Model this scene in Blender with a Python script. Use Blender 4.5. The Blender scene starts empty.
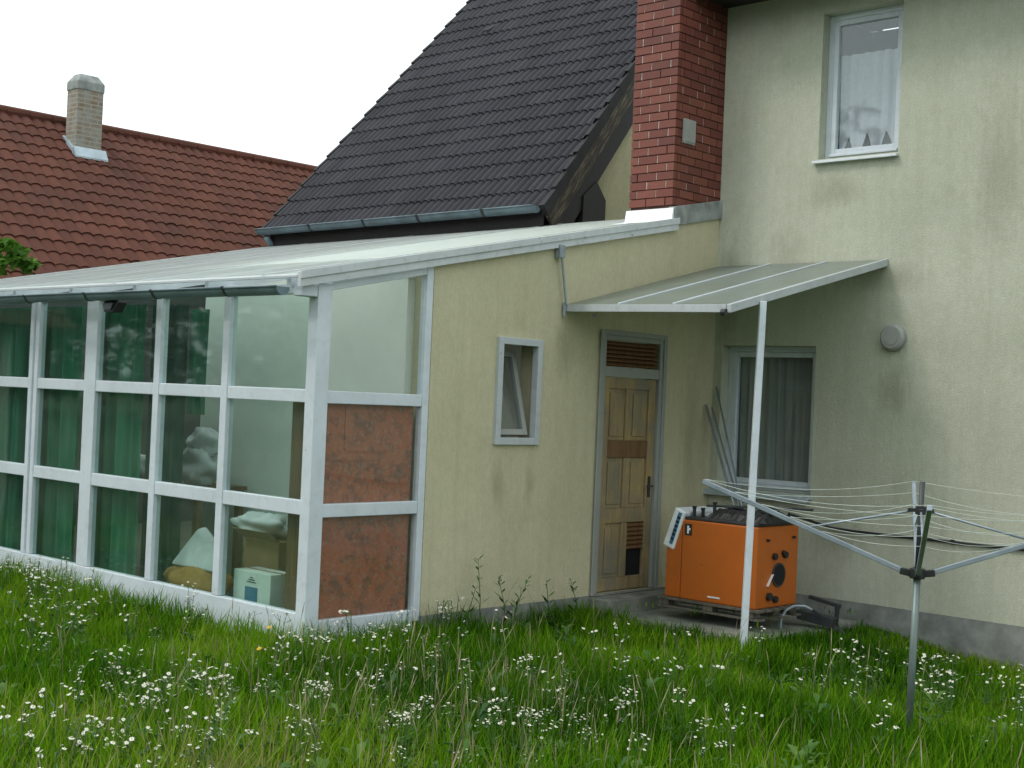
import bpy, math, random
import numpy as np
from mathutils import Vector, Matrix
R_ = math.radians
random.seed(7)
rng = np.random.default_rng(11)
S = bpy.context.scene
COL = S.collection
WL = {}                                   # world location of every object built (for parenting)

# ------------------------------------------------------------------ materials
def mat(name):
    m = bpy.data.materials.new(name); m.use_nodes = True
    nt = m.node_tree; b = nt.nodes['Principled BSDF']
    return m, nt, b

def nd(nt, t, **kw):
    n = nt.nodes.new(t)
    for k, v in kw.items(): setattr(n, k, v)
    return n

def pos_node(nt): return nd(nt, 'ShaderNodeNewGeometry').outputs['Position']

def noise(nt, scale, detail=4, rough=.55, vec=None, stretch=None):
    n = nd(nt, 'ShaderNodeTexNoise'); n.inputs['Scale'].default_value = scale
    n.inputs['Detail'].default_value = detail; n.inputs['Roughness'].default_value = rough
    v = vec or pos_node(nt)
    if stretch:
        mp = nd(nt, 'ShaderNodeMapping'); mp.inputs['Scale'].default_value = stretch
        nt.links.new(v, mp.inputs['Vector']); v = mp.outputs['Vector']
    nt.links.new(v, n.inputs['Vector'])
    return n.outputs['Fac']

def ramp(nt, fac, stops):
    r = nd(nt, 'ShaderNodeValToRGB'); el = r.color_ramp.elements
    while len(el) < len(stops): el.new(.5)
    for e, (p, c) in zip(el, stops):
        e.position = p; e.color = (*c, 1) if len(c) == 3 else c
    nt.links.new(fac, r.inputs['Fac']); return r.outputs['Color']

def mixc(nt, fac, a, b, mode='MIX'):
    m = nd(nt, 'ShaderNodeMix', data_type='RGBA', blend_type=mode)
    def put(sock, v):
        if isinstance(v, (tuple, list)): sock.default_value = (*v, 1)
        elif isinstance(v, (int, float)): sock.default_value = v
        else: nt.links.new(v, sock)
    put(m.inputs['Factor'], fac); put(m.inputs['A'], a); put(m.inputs['B'], b)
    return m.outputs['Result']

def bump(nt, b, h, strength=.3, dist=.01):
    n = nd(nt, 'ShaderNodeBump'); n.inputs['Strength'].default_value = strength
    n.inputs['Distance'].default_value = dist
    nt.links.new(h, n.inputs['Height']); nt.links.new(n.outputs['Normal'], b.inputs['Normal'])

def simple(name, col, rough=.6, metal=0, var=.15, vscale=6, spec=.5, stretch=None, bmp=0, bscale=60):
    m, nt, b = mat(name)
    f = noise(nt, vscale, 5, .6, stretch=stretch)
    lo = tuple(c*(1-var) for c in col); hi = tuple(min(1, c*(1+var)) for c in col)
    nt.links.new(ramp(nt, f, [(.3, lo), (.7, hi)]), b.inputs['Base Color'])
    b.inputs['Roughness'].default_value = rough; b.inputs['Metallic'].default_value = metal
    b.inputs['Specular IOR Level'].default_value = spec
    if bmp: bump(nt, b, noise(nt, bscale, 3), bmp, .004)
    return m

def worn_paint(name, col, under, amount=.42, rough=.5, scale=9, grime=(.25,.26,.2)):
    m, nt, b = mat(name)
    base = ramp(nt, noise(nt, 3, 4), [(.3, tuple(c*.88 for c in col)), (.7, col)])
    g = ramp(nt, noise(nt, 14, 6, .65), [(.5, (0,0,0)), (.75, (1,1,1))])
    c = mixc(nt, mixc(nt, 1, g, (.35,.35,.35), 'MULTIPLY'), base, grime)
    p = ramp(nt, noise(nt, scale, 8, .72), [(1-amount, (0,0,0)), (1-amount+.03, (1,1,1))])
    nt.links.new(mixc(nt, p, c, under), b.inputs['Base Color'])
    b.inputs['Roughness'].default_value = rough
    bump(nt, b, noise(nt, 40, 4), .15, .003)
    return m

def stucco(name, c1, c2, dirt, blots=()):
    m, nt, b = mat(name)
    big = noise(nt, .9, 6, .6)
    c = ramp(nt, big, [(.3, c1), (.7, c2)])
    streak = noise(nt, 1.0, 6, .62, stretch=(9, 9, .55))
    st = ramp(nt, streak, [(.47, (0,0,0)), (.78, (1,1,1))])
    c = mixc(nt, mixc(nt, 1, st, (.26,.26,.26), 'MULTIPLY'), c, dirt)
    fine = noise(nt, 1.0, 5, .7, stretch=(24, 24, 5))
    c = mixc(nt, mixc(nt, 1, ramp(nt, fine, [(.42,(0,0,0)),(.75,(1,1,1))]), (.13,.13,.13), 'MULTIPLY'), c, dirt)
    c = mixc(nt, mixc(nt, 1, ramp(nt, noise(nt, 2.3, 7, .7), [(.55,(0,0,0)),(.75,(1,1,1))]), (.3,.3,.3), 'MULTIPLY'), c,
             tuple(v*.85 for v in dirt))
    mott = ramp(nt, noise(nt, 11, 8, .75), [(.42,(0,0,0)),(.7,(1,1,1))])
    c = mixc(nt, mixc(nt, 1, mott, (.26,.26,.26), 'MULTIPLY'), c, dirt)
    gr = ramp(nt, noise(nt, 85, 5, .8), [(.45,(0,0,0)),(.66,(1,1,1))])
    c = mixc(nt, mixc(nt, 1, gr, (.30,.30,.30), 'MULTIPLY'), c, tuple(v*.7 for v in dirt))
    lt = ramp(nt, noise(nt, 50, 6, .8, stretch=(1,1,.35)), [(.52,(0,0,0)),(.7,(.45,.45,.45))])
    c = mixc(nt, lt, c, tuple(min(.72, v*1.35) for v in c2))
    for (px, py, pz), (rx, ry, rz), k in blots:          # old stains with their own shape
        sub = nd(nt, 'ShaderNodeVectorMath', operation='SUBTRACT'); nt.links.new(pos_node(nt), sub.inputs[0])
        sub.inputs[1].default_value = (px, py, pz)
        dv = nd(nt, 'ShaderNodeVectorMath', operation='DIVIDE'); nt.links.new(sub.outputs[0], dv.inputs[0])
        dv.inputs[1].default_value = (rx, ry, rz)
        ln = nd(nt, 'ShaderNodeVectorMath', operation='LENGTH'); nt.links.new(dv.outputs[0], ln.inputs[0])
        ad = nd(nt, 'ShaderNodeMath', operation='MULTIPLY_ADD'); nt.links.new(noise(nt, 7, 5, .7, stretch=(2,2,.6)), ad.inputs[0])
        ad.inputs[1].default_value = .9; nt.links.new(ln.outputs['Value'], ad.inputs[2])
        f = ramp(nt, ad.outputs[0], [(.55, (k,k,k)), (1.0, (0,0,0))])
        c = mixc(nt, f, c, tuple(v*.6 for v in dirt))
    nt.links.new(c, b.inputs['Base Color'])
    b.inputs['Roughness'].default_value = .95; b.inputs['Specular IOR Level'].default_value = .15
    hh = mixc(nt, .5, noise(nt, 70, 4, .7), noise(nt, 1, 4, .6, stretch=(60,60,8)))
    bump(nt, b, hh, .8, .016)
    return m

def tiles_mat(name, cols, moss):
    m, nt, b = mat(name)
    uv = nd(nt, 'ShaderNodeUVMap').outputs['UV']
    fl = nd(nt, 'ShaderNodeVectorMath', operation='FLOOR'); nt.links.new(uv, fl.inputs[0])
    wn = nd(nt, 'ShaderNodeTexWhiteNoise'); nt.links.new(fl.outputs[0], wn.inputs['Vector'])
    c = ramp(nt, wn.outputs['Value'], [(0, cols[0]), (.5, cols[1]), (1, cols[2])])
    c = mixc(nt, mixc(nt, 1, ramp(nt, noise(nt, 1.3, 7, .7), [(.45,(0,0,0)),(.72,(1,1,1))]), (.5,.5,.5), 'MULTIPLY'), c, moss)
    c = mixc(nt, mixc(nt, 1, ramp(nt, noise(nt, 26, 5, .7), [(.5,(0,0,0)),(.7,(1,1,1))]), (.3,.3,.3), 'MULTIPLY'), c, moss)
    nt.links.new(c, b.inputs['Base Color'])
    b.inputs['Roughness'].default_value = .8; b.inputs['Specular IOR Level'].default_value = .2
    bump(nt, b, noise(nt, 60, 4, .7), .25, .004)
    return m

def wood(name, a, bcol, c3, rough=.6, scale=1, grey=None, greyamt=.5, tilt=0):
    m, nt, b = mat(name)
    rot = nd(nt, 'ShaderNodeMapping'); rot.inputs['Rotation'].default_value = (tilt, 0, 0)
    nt.links.new(pos_node(nt), rot.inputs['Vector'])
    g = noise(nt, 3*scale, 6, .65, vec=rot.outputs['Vector'], stretch=(9, 9, .6))
    c = ramp(nt, g, [(.28, c3), (.48, a), (.72, bcol)])
    if grey:
        f = ramp(nt, noise(nt, 2.2, 6, .7), [(1-greyamt-.12,(0,0,0)),(1-greyamt+.14,(1,1,1))])
        c = mixc(nt, f, c, grey)
    nt.links.new(c, b.inputs['Base Color']); b.inputs['Roughness'].default_value = rough
    bump(nt, b, g, .2, .004)
    return m

def glass(name, tint, refl=1.0, f0=.05):
    m = bpy.data.materials.new(name); m.use_nodes = True; nt = m.node_tree
    nt.nodes.remove(nt.nodes['Principled BSDF']); out = nt.nodes['Material Output']
    tr = nd(nt, 'ShaderNodeBsdfTransparent'); tr.inputs['Color'].default_value = (*tint, 1)
    gl = nd(nt, 'ShaderNodeBsdfGlossy'); gl.inputs['Roughness'].default_value = .03
    gl.inputs['Color'].default_value = (.85*refl, .92*refl, .9*refl, 1)
    ge = nd(nt, 'ShaderNodeNewGeometry'); dt = nd(nt, 'ShaderNodeVectorMath', operation='DOT_PRODUCT')
    nt.links.new(ge.outputs['Normal'], dt.inputs[0]); nt.links.new(ge.outputs['Incoming'], dt.inputs[1])
    def mth(op, a, b=None):
        n = nd(nt, 'ShaderNodeMath', operation=op)
        for i, v in enumerate((a, b)):
            if v is None: continue
            if isinstance(v, (int, float)): n.inputs[i].default_value = v
            else: nt.links.new(v, n.inputs[i])
        return n.outputs[0]
    cosv = mth('ABSOLUTE', dt.outputs['Value'])
    sch = mth('ADD', mth('MULTIPLY', mth('POWER', mth('SUBTRACT', 1.0, cosv), 5.0), .9-f0), f0*.6)
    class FR: outputs = [sch]
    fr = FR
    bp = nd(nt, 'ShaderNodeBump'); bp.inputs['Strength'].default_value = .05; bp.inputs['Distance'].default_value = .02
    nt.links.new(noise(nt, 2.2, 2), bp.inputs['Height']); nt.links.new(bp.outputs[0], gl.inputs['Normal'])
    mx = nd(nt, 'ShaderNodeMixShader'); nt.links.new(fr.outputs[0], mx.inputs[0])
    nt.links.new(tr.outputs[0], mx.inputs[1]); nt.links.new(gl.outputs[0], mx.inputs[2])
    # a film of dust
    df = nd(nt, 'ShaderNodeBsdfDiffuse'); df.inputs['Color'].default_value = (.5,.55,.5,1)
    mx2 = nd(nt, 'ShaderNodeMixShader')
    nt.links.new(ramp(nt, noise(nt, 3.5, 6, .7), [(.35,(.006,.006,.006)),(.8,(.05,.05,.05))]), mx2.inputs[0])
    nt.links.new(mx.outputs[0], mx2.inputs[1]); nt.links.new(df.outputs[0], mx2.inputs[2])
    nt.links.new(mx2.outputs[0], out.inputs['Surface'])
    return m

def translucent(name, col, tcol, fac=.45, rough=.4, dirt=(.3,.3,.25), dscale=5, stretch=None, damt=.6):
    m = bpy.data.materials.new(name); m.use_nodes = True; nt = m.node_tree
    b = nt.nodes['Principled BSDF']; out = nt.nodes['Material Output']
    c = mixc(nt, ramp(nt, noise(nt, dscale, 7, .7, stretch=stretch), [(.42,(0,0,0)),(.8,(damt,damt,damt))]), col, dirt)
    nt.links.new(c, b.inputs['Base Color']); b.inputs['Roughness'].default_value = rough
    t = nd(nt, 'ShaderNodeBsdfTranslucent'); t.inputs['Color'].default_value = (*tcol, 1)
    mx = nd(nt, 'ShaderNodeMixShader'); mx.inputs[0].default_value = fac
    nt.links.new(b.outputs[0], mx.inputs[1]); nt.links.new(t.outputs[0], mx.inputs[2])
    nt.links.new(mx.outputs[0], out.inputs['Surface'])
    return m

def leafmat(name, stops, fac=.35, attr='tint', rough=.55, spec=.25):
    m = bpy.data.materials.new(name); m.use_nodes = True; nt = m.node_tree
    b = nt.nodes['Principled BSDF']; out = nt.nodes['Material Output']
    at = nd(nt, 'ShaderNodeAttribute', attribute_name=attr)
    c = ramp(nt, at.outputs['Fac'], stops)
    nt.links.new(c, b.inputs['Base Color']); b.inputs['Roughness'].default_value = rough
    b.inputs['Specular IOR Level'].default_value = spec
    t = nd(nt, 'ShaderNodeBsdfTranslucent'); nt.links.new(c, t.inputs['Color'])
    mx = nd(nt, 'ShaderNodeMixShader'); mx.inputs[0].default_value = fac
    nt.links.new(b.outputs[0], mx.inputs[1]); nt.links.new(t.outputs[0], mx.inputs[2])
    nt.links.new(mx.outputs[0], out.inputs['Surface'])
    return m

M = {}
M['house'] = stucco('pale render', (.485,.505,.405), (.60,.615,.505), (.32,.32,.21),
    blots=[((1.98,0,1.95),(.35,.3,.6),.45), ((1.45,0,.55),(.7,.3,.5),.35), ((1.3,0,3.85),(.6,.3,.4),.4),
           ((2.9,0,3.9),(.5,.3,1.5),.3), ((.15,0,2.9),(.3,.3,1.2),.5), ((1.9,0,3.0),(.9,.3,.3),.35), ((.8,0,3.2),(.5,.3,.7),.3)])
M['yellow'] = stucco('yellow render', (.55,.515,.345), (.65,.61,.42), (.36,.335,.20),
    blots=[((0,-3.1,1.0),(.3,.2,.5),.4), ((0,-2.7,1.0),(.3,.15,.45),.35), ((0,-2.3,2.2),(.3,.3,.5),.35), ((0,-.35,1.4),(.3,.35,1.6),.35)])
M['plinth'] = simple('concrete plinth', (.215,.225,.21), .9, var=.35, vscale=5, bmp=.5)
M['concrete'] = simple('concrete pad', (.2,.21,.18), .95, var=.35, vscale=4, bmp=.6)
M['white_frame'] = worn_paint('white painted frame', (.66,.72,.78), (.4,.42,.42), .26, .45, 6, (.4,.43,.4))
M['old_white'] = worn_paint('old peeling white paint', (.50,.54,.56), (.24,.2,.15), .36, .6, 16)
M['grey_frame'] = worn_paint('grey door frame paint', (.32,.335,.31), (.2,.19,.16), .36, .65, 16)
M['fascia'] = worn_paint('white rusting fascia', (.60,.64,.66), (.28,.15,.06), .36, .5, 5)
M['sheet'] = translucent('milky roof sheet', (.80,.83,.82), (.96,.98,.97), .82, .45, (.42,.43,.37), 1.0, (5,.5,1), .55)
M['canopy_sheet'] = translucent('canopy sheet', (.38,.43,.40), (.6,.66,.6), .4, .14, (.2,.22,.17), 4)
M['clear_glass'] = glass('window glass', (.95,.965,.985), f0=.12)
M['green_glass'] = glass('sunroom glass', (.86,.94,.912), f0=.08)
M['side_glass'] = glass('side glass', (.95,.97,.96), f0=.05)
M['dark_tile'] = tiles_mat('dark roof tiles', [(.037,.038,.046),(.045,.045,.054),(.054,.052,.061)], (.025,.023,.021))
M['red_tile'] = tiles_mat('red roof tiles', [(.092,.033,.022),(.108,.038,.025),(.126,.046,.030)], (.045,.026,.02))
M['brick'] = tiles_mat('x', [(0,0,0)]*3, (0,0,0))
bpy.data.materials.remove(M['brick'])
def brickmat():
    m, nt, b = mat('red facing brick')
    ri = nd(nt, 'ShaderNodeAttribute', attribute_name='tint')
    c = ramp(nt, ri.outputs['Fac'], [(0,(.135,.036,.025)),(.5,(.175,.046,.031)),(1,(.22,.065,.043))])
    c = mixc(nt, mixc(nt, 1, ramp(nt, noise(nt, 25, 6, .7), [(.45,(0,0,0)),(.75,(1,1,1))]), (.4,.4,.4), 'MULTIPLY'), c, (.08,.034,.026))
    nt.links.new(c, b.inputs['Base Color']); b.inputs['Roughness'].default_value = .6
    bump(nt, b, noise(nt, 90, 4), .3, .003)
    return m
M['brick'] = brickmat()
M['mortar_dark'] = simple('dark mortar', (.09,.045,.035), .95)
M['mortar_white'] = simple('pale mortar', (.6,.55,.5), .95, var=.3, vscale=20)
def greybrick():
    m, nt, b = mat('old yellow brick')
    v = nd(nt, 'ShaderNodeSeparateXYZ'); nt.links.new(pos_node(nt), v.inputs[0])
    a = nd(nt, 'ShaderNodeMath', operation='ADD'); nt.links.new(v.outputs['X'], a.inputs[0]); nt.links.new(v.outputs['Y'], a.inputs[1])
    cb = nd(nt, 'ShaderNodeCombineXYZ'); nt.links.new(a.outputs[0], cb.inputs[0]); nt.links.new(v.outputs['Z'], cb.inputs[1])
    br = nd(nt, 'ShaderNodeTexBrick'); nt.links.new(cb.outputs[0], br.inputs['Vector'])
    br.inputs['Scale'].default_value = 1; br.inputs['Brick Width'].default_value = .25; br.inputs['Row Height'].default_value = .075
    br.inputs['Mortar Size'].default_value = .009
    br.inputs['Color1'].default_value = (.24,.17,.10,1); br.inputs['Color2'].default_value = (.2,.15,.10,1); br.inputs['Mortar'].default_value = (.36,.35,.31,1)
    c = mixc(nt, ramp(nt, noise(nt, 5, 6, .7), [(.35,(0,0,0)),(.62,(.9,.9,.9))]), br.outputs['Color'], (.30,.31,.28))
    nt.links.new(c, b.inputs['Base Color']); b.inputs['Roughness'].default_value = .95
    bump(nt, b, br.outputs['Fac'], -.4, .01)
    return m
M['old_brick'] = greybrick()
M['cement'] = simple('grey cement', (.27,.29,.28), .95, var=.35, vscale=7, bmp=.4)
M['zinc'] = simple('zinc sheet', (.42,.50,.55), .42, .25, .2, 4)
M['bright_zinc'] = simple('bright new flashing', (.9,.92,.93), .5, 0, .04)
M['gutter'] = simple('grey blue gutter', (.15,.21,.24), .5, .1, .25, 5)
M['dark_wood'] = simple('dark brown soffit', (.014,.012,.012), .7, var=.3)
M['peel_wood'] = wood('peeling brown barge board', (.045,.035,.027), (.26,.21,.14), (.016,.013,.012), .8, 1.2, tilt=R_(43))
M['verge'] = simple('dark verge tile', (.022,.021,.023), .85, var=.3)
M['pine'] = wood('weathered pine', (.36,.25,.105), (.46,.34,.16), (.17,.095,.04), .6, 1, (.21,.19,.135), .5)
M['pine_dark'] = wood('dark stained pine', (.16,.085,.035), (.22,.12,.05), (.08,.04,.018), .55)
M['louver'] = wood('brown louvre', (.17,.085,.035), (.22,.12,.055), (.1,.045,.02), .6)
M['black'] = simple('black for unlit depth', (.008,.008,.009), .9)
M['black_plastic'] = simple('black plastic', (.016,.017,.018), .5, var=.3)
M['steel_dark'] = simple('dark steel', (.05,.055,.06), .5, .4, .3)
M['steel'] = simple('grey tube', (.30,.35,.40), .4, .35, .2)
M['alu'] = simple('aluminium pole', (.15,.19,.18), .45, .4, .2)
M['orange'] = worn_paint('orange boiler enamel', (.47,.112,.008), (.17,.045,.01), .34, .5, 12, (.3,.1,.02))
M['panel_white'] = simple('white enamel', (.72,.76,.8), .4, var=.1)
M['blue_ink'] = simple('blue print', (.05,.16,.26), .5)
M['pallet'] = wood('pallet wood', (.10,.09,.07), (.17,.15,.12), (.05,.045,.035), .85)
M['green_curtain'] = simple('green curtain', (.024,.145,.085), .9, var=.3, vscale=2, stretch=(6,6,.5))
M['dark_curtain'] = simple('dark curtain', (.011,.05,.036), .9, var=.3, vscale=2)
M['lace'] = translucent('white lace', (.85,.87,.9), (.85,.87,.9), .45, .9, (.5,.53,.6), 30)
M['grey_curtain'] = simple('grey green blind', (.26,.285,.26), .85, var=.35, vscale=2, stretch=(8,8,.3))
M['room_wall'] = simple('pale room wall', (.80,.83,.77), .9, var=.06, vscale=1)
M['room_dark'] = simple('dim room lining', (.09,.095,.09), .9)  # dark wall colour puts the gloom of the rooms into the paint
M['floor'] = simple('room floor', (.12,.115,.1), .8)
def marbled():
    m, nt, b = mat('mottled red brown board')
    c = ramp(nt, noise(nt, 9, 9, .8), [(.32,(.08,.06,.055)),(.44,(.24,.085,.05)),(.54,(.42,.125,.06)),(.62,(.30,.10,.06)),(.72,(.40,.32,.28))])
    c = mixc(nt, ramp(nt, noise(nt, 26, 5, .7), [(.5,(0,0,0)),(.68,(.6,.6,.6))]), c, (.33,.24,.2))
    nt.links.new(c, b.inputs['Base Color']); b.inputs['Roughness'].default_value = .5
    return m
M['marbled'] = marbled()
M['cab_wood'] = wood('brown cabinet wood', (.16,.085,.04), (.22,.12,.06), (.09,.045,.02), .5)
M['carton'] = simple('cardboard', (.30,.19,.09), .9, var=.15)
M['white_carton'] = simple('white carton', (.62,.66,.62), .8, var=.08)
M['white_cloth'] = simple('white cloth', (.62,.64,.66), .9, var=.12, vscale=9)
M['ochre_cloth'] = simple('ochre cushion', (.33,.19,.05), .9, var=.25, vscale=8)
M['grey_plastic'] = simple('grey vent plastic', (.33,.34,.32), .6, var=.12)
M['line'] = simple('clothes line', (.55,.6,.55), .6)
M['cable'] = simple('black cable', (.012,.013,.014), .6)
M['bark'] = simple('bark', (.09,.075,.05), .95, var=.4, vscale=15, bmp=.7)
def groundmat():
    m, nt, b = mat('meadow soil and moss')
    c = ramp(nt, noise(nt, 1.2, 8, .7), [(.3,(.016,.035,.007)),(.55,(.03,.07,.012)),(.8,(.06,.08,.025))])
    nt.links.new(c, b.inputs['Base Color']); b.inputs['Roughness'].default_value = 1
    bump(nt, b, noise(nt, 12, 6, .7), .8, .05)
    return m
M['ground'] = groundmat()
M['grass'] = leafmat('grass blades', [(0,(.016,.062,.002)),(.3,(.052,.160,.004)),(.6,(.118,.265,.007)),(.85,(.195,.345,.013)),(.97,(.26,.36,.03)),(1,(.32,.30,.12))], .4, rough=.8, spec=.06)
M['dry'] = leafmat('dry seed grass', [(0,(.17,.19,.07)),(.6,(.27,.25,.13)),(1,(.33,.26,.19))], .3)
M['leaf'] = leafmat('tree leaves', [(0,(.05,.14,.015)),(.6,(.11,.26,.03)),(1,(.2,.36,.05))], .4)
M['wood_leaf'] = leafmat('far foliage', [(0,(.018,.045,.012)),(.6,(.04,.085,.02)),(1,(.07,.12,.03))], .2)
M['stem'] = simple('flower stem', (.05,.12,.02), .7, var=.3)
M['petal'] = simple('white petals', (.72,.73,.66), .7, var=.05)
M['pollen'] = simple('yellow flower centre', (.6,.4,.03), .8)
M['yellow_petal'] = simple('yellow petals', (.7,.45,.02), .7)

# ------------------------------------------------------------------ mesh helpers
class MB:
    def __init__(s): s.v = []; s.f = []; s.m = []; s.t = []; s.tint = 0.5
    def add(s, vs, fs, mi=0):
        o = len(s.v); s.v += [Vector(p) for p in vs]
        for f in fs: s.f.append([i+o for i in f]); s.m.append(mi); s.t.append(s.tint)
        return s
    def box(s, x0, x1, y0, y1, z0, z1, mi=0):
        vs = [(x,y,z) for z in (z0,z1) for y in (y0,y1) for x in (x0,x1)]
        return s.add(vs, [(0,2,3,1),(4,5,7,6),(0,1,5,4),(2,6,7,3),(0,4,6,2),(1,3,7,5)], mi)
    def beam(s, p0, p1, w, h, up=(0,0,1), mi=0):
        p0 = Vector(p0); p1 = Vector(p1); d = (p1-p0).normalized(); up = Vector(up)
        a = d.cross(up).normalized()*w/2; b = a.cross(d).normalized()*h/2
        vs = [p+i*a+j*b for p in (p0,p1) for (i,j) in ((-1,-1),(1,-1),(1,1),(-1,1))]
        return s.add(vs, [(0,1,2,3),(7,6,5,4),(0,4,5,1),(1,5,6,2),(2,6,7,3),(3,7,4,0)], mi)
    def tube(s, pts, r, n=8, mi=0, caps=True, half=None):
        pts = [Vector(p) for p in pts]; rs = r if isinstance(r, (list, tuple)) else [r]*len(pts)
        vs = []; prev = None
        for i, p in enumerate(pts):
            d = (pts[min(i+1,len(pts)-1)] - pts[max(i-1,0)]).normalized()
            ref = Vector((0,0,1)) if abs(d.z) < .95 else Vector((1,0,0))
            if prev is None: a = d.cross(ref).normalized()
            else: a = (prev - d*prev.dot(d)).normalized()
            prev = a; b = a.cross(d)
            for k in range(n):
                t = 2*math.pi*k/n; vs.append(p + (a*math.cos(t)+b*math.sin(t))*rs[i])
        fs = []
        for i in range(len(pts)-1):
            for k in range(n):
                fs.append((i*n+k, i*n+(k+1)%n, (i+1)*n+(k+1)%n, (i+1)*n+k))
        if caps: fs += [tuple(range(n))[::-1], tuple(range((len(pts)-1)*n, len(pts)*n))]
        return s.add(vs, fs, mi)
    def prism(s, poly, ext, mi=0):
        poly = [Vector(p) for p in poly]; e = Vector(ext); n = len(poly)
        return s.add(poly + [p+e for p in poly], [tuple(range(n))[::-1], tuple(range(n,2*n))] + [(i,(i+1)%n,(i+1)%n+n,i+n) for i in range(n)], mi)
    def disc(s, c, r, nrm, n=16, mi=0):
        c = Vector(c); q = Vector(nrm).normalized().to_track_quat('Z','Y')
        return s.add([c+q@Vector((r*math.cos(2*math.pi*k/n), r*math.sin(2*math.pi*k/n), 0)) for k in range(n)], [tuple(range(n))], mi)
    def blob(s, c, r, seed=0, amp=.25, mi=0, nu=14, nv=9, crumple=0):
        rd = random.Random(seed); ph = [rd.uniform(0,6.28) for _ in range(6)]
        vs = []; fs = []
        for j in range(nv+1):
            th = math.pi*j/nv
            for i in range(nu):
                a = 2*math.pi*i/nu
                k = 1+amp*(math.sin(3*a+ph[0]+2*th)*.5+math.sin(5*th+ph[1]+a)*.4+math.sin(2*a-4*th+ph[2])*.5)*math.sin(th)+crumple*rd.uniform(-1,1)
                vs.append((c[0]+r[0]*k*math.sin(th)*math.cos(a), c[1]+r[1]*k*math.sin(th)*math.sin(a), c[2]+r[2]*k*math.cos(th)))
        for j in range(nv):
            for i in range(nu): fs.append((j*nu+i, (j+1)*nu+i, (j+1)*nu+(i+1)%nu, j*nu+(i+1)%nu))
        return s.add(vs, fs, mi)
    def xf(s, mtx, start=0):
        for i in range(start, len(s.v)): s.v[i] = mtx @ s.v[i]
        return s
    def build(s, name, mats, parent=None, bevel=0, smooth=False, label=None, cat=None, group=None, kind=None):
        mats = mats if isinstance(mats, (list, tuple)) else [mats]
        xs = [p.x for p in s.v]; ys = [p.y for p in s.v]; zs = [p.z for p in s.v]
        org = Vector(((min(xs)+max(xs))/2, (min(ys)+max(ys))/2, min(zs)))
        me = bpy.data.meshes.new(name); me.from_pydata([tuple(p-org) for p in s.v], [], s.f)
        for m in mats: me.materials.append(m)
        me.polygons.foreach_set('material_index', s.m)
        at = me.attributes.new('tint', 'FLOAT', 'FACE'); at.data.foreach_set('value', s.t)
        if smooth: me.polygons.foreach_set('use_smooth', [True]*len(s.f))
        me.update()
        o = bpy.data.objects.new(name, me); link(o, org, parent)
        if bevel:
            b = o.modifiers.new('bevel', 'BEVEL'); b.width = bevel; b.segments = 2; b.limit_method = 'ANGLE'
        tag(o, label, cat, group, kind)
        return o

def link(o, world, parent):
    COL.objects.link(o); WL[o.name] = Vector(world)
    if parent: o.parent = parent; o.location = Vector(world) - WL[parent.name]
    else: o.location = world

def tag(o, label=None, cat=None, group=None, kind=None):
    if label: o['label'] = label
    if cat: o['category'] = cat
    if group: o['group'] = group
    if kind: o['kind'] = kind

def thing(name, label, cat, loc, group=None):
    o = bpy.data.objects.new(name, None); o.empty_display_size = .2
    link(o, loc, None); tag(o, label, cat, group); return o

def npmesh(name, V, F4, mats, uv=None, tint=None, org=(0,0,0), parent=None, smooth=False, tris=False):
    k = 3 if tris else 4
    me = bpy.data.meshes.new(name); nF = len(F4)
    V = V - np.array(org)
    me.vertices.add(len(V)); me.vertices.foreach_set('co', V.astype(np.float32).ravel())
    me.loops.add(nF*k); me.loops.foreach_set('vertex_index', F4.astype(np.int32).ravel())
    me.polygons.add(nF); me.polygons.foreach_set('loop_start', np.arange(0, nF*k, k, dtype=np.int32))
    me.update(calc_edges=True)
    for m in (mats if isinstance(mats, (list,tuple)) else [mats]): me.materials.append(m)
    if uv is not None:
        l = me.uv_layers.new(name='UVMap'); l.data.foreach_set('uv', uv.astype(np.float32).ravel())
    if tint is not None:
        a = me.attributes.new('tint', 'FLOAT', 'POINT'); a.data.foreach_set('value', tint.astype(np.float32))
    if smooth: me.polygons.foreach_set('use_smooth', [True]*nF)
    me.validate(); me.update()
    o = bpy.data.objects.new(name, me); link(o, org, parent); return o

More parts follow.
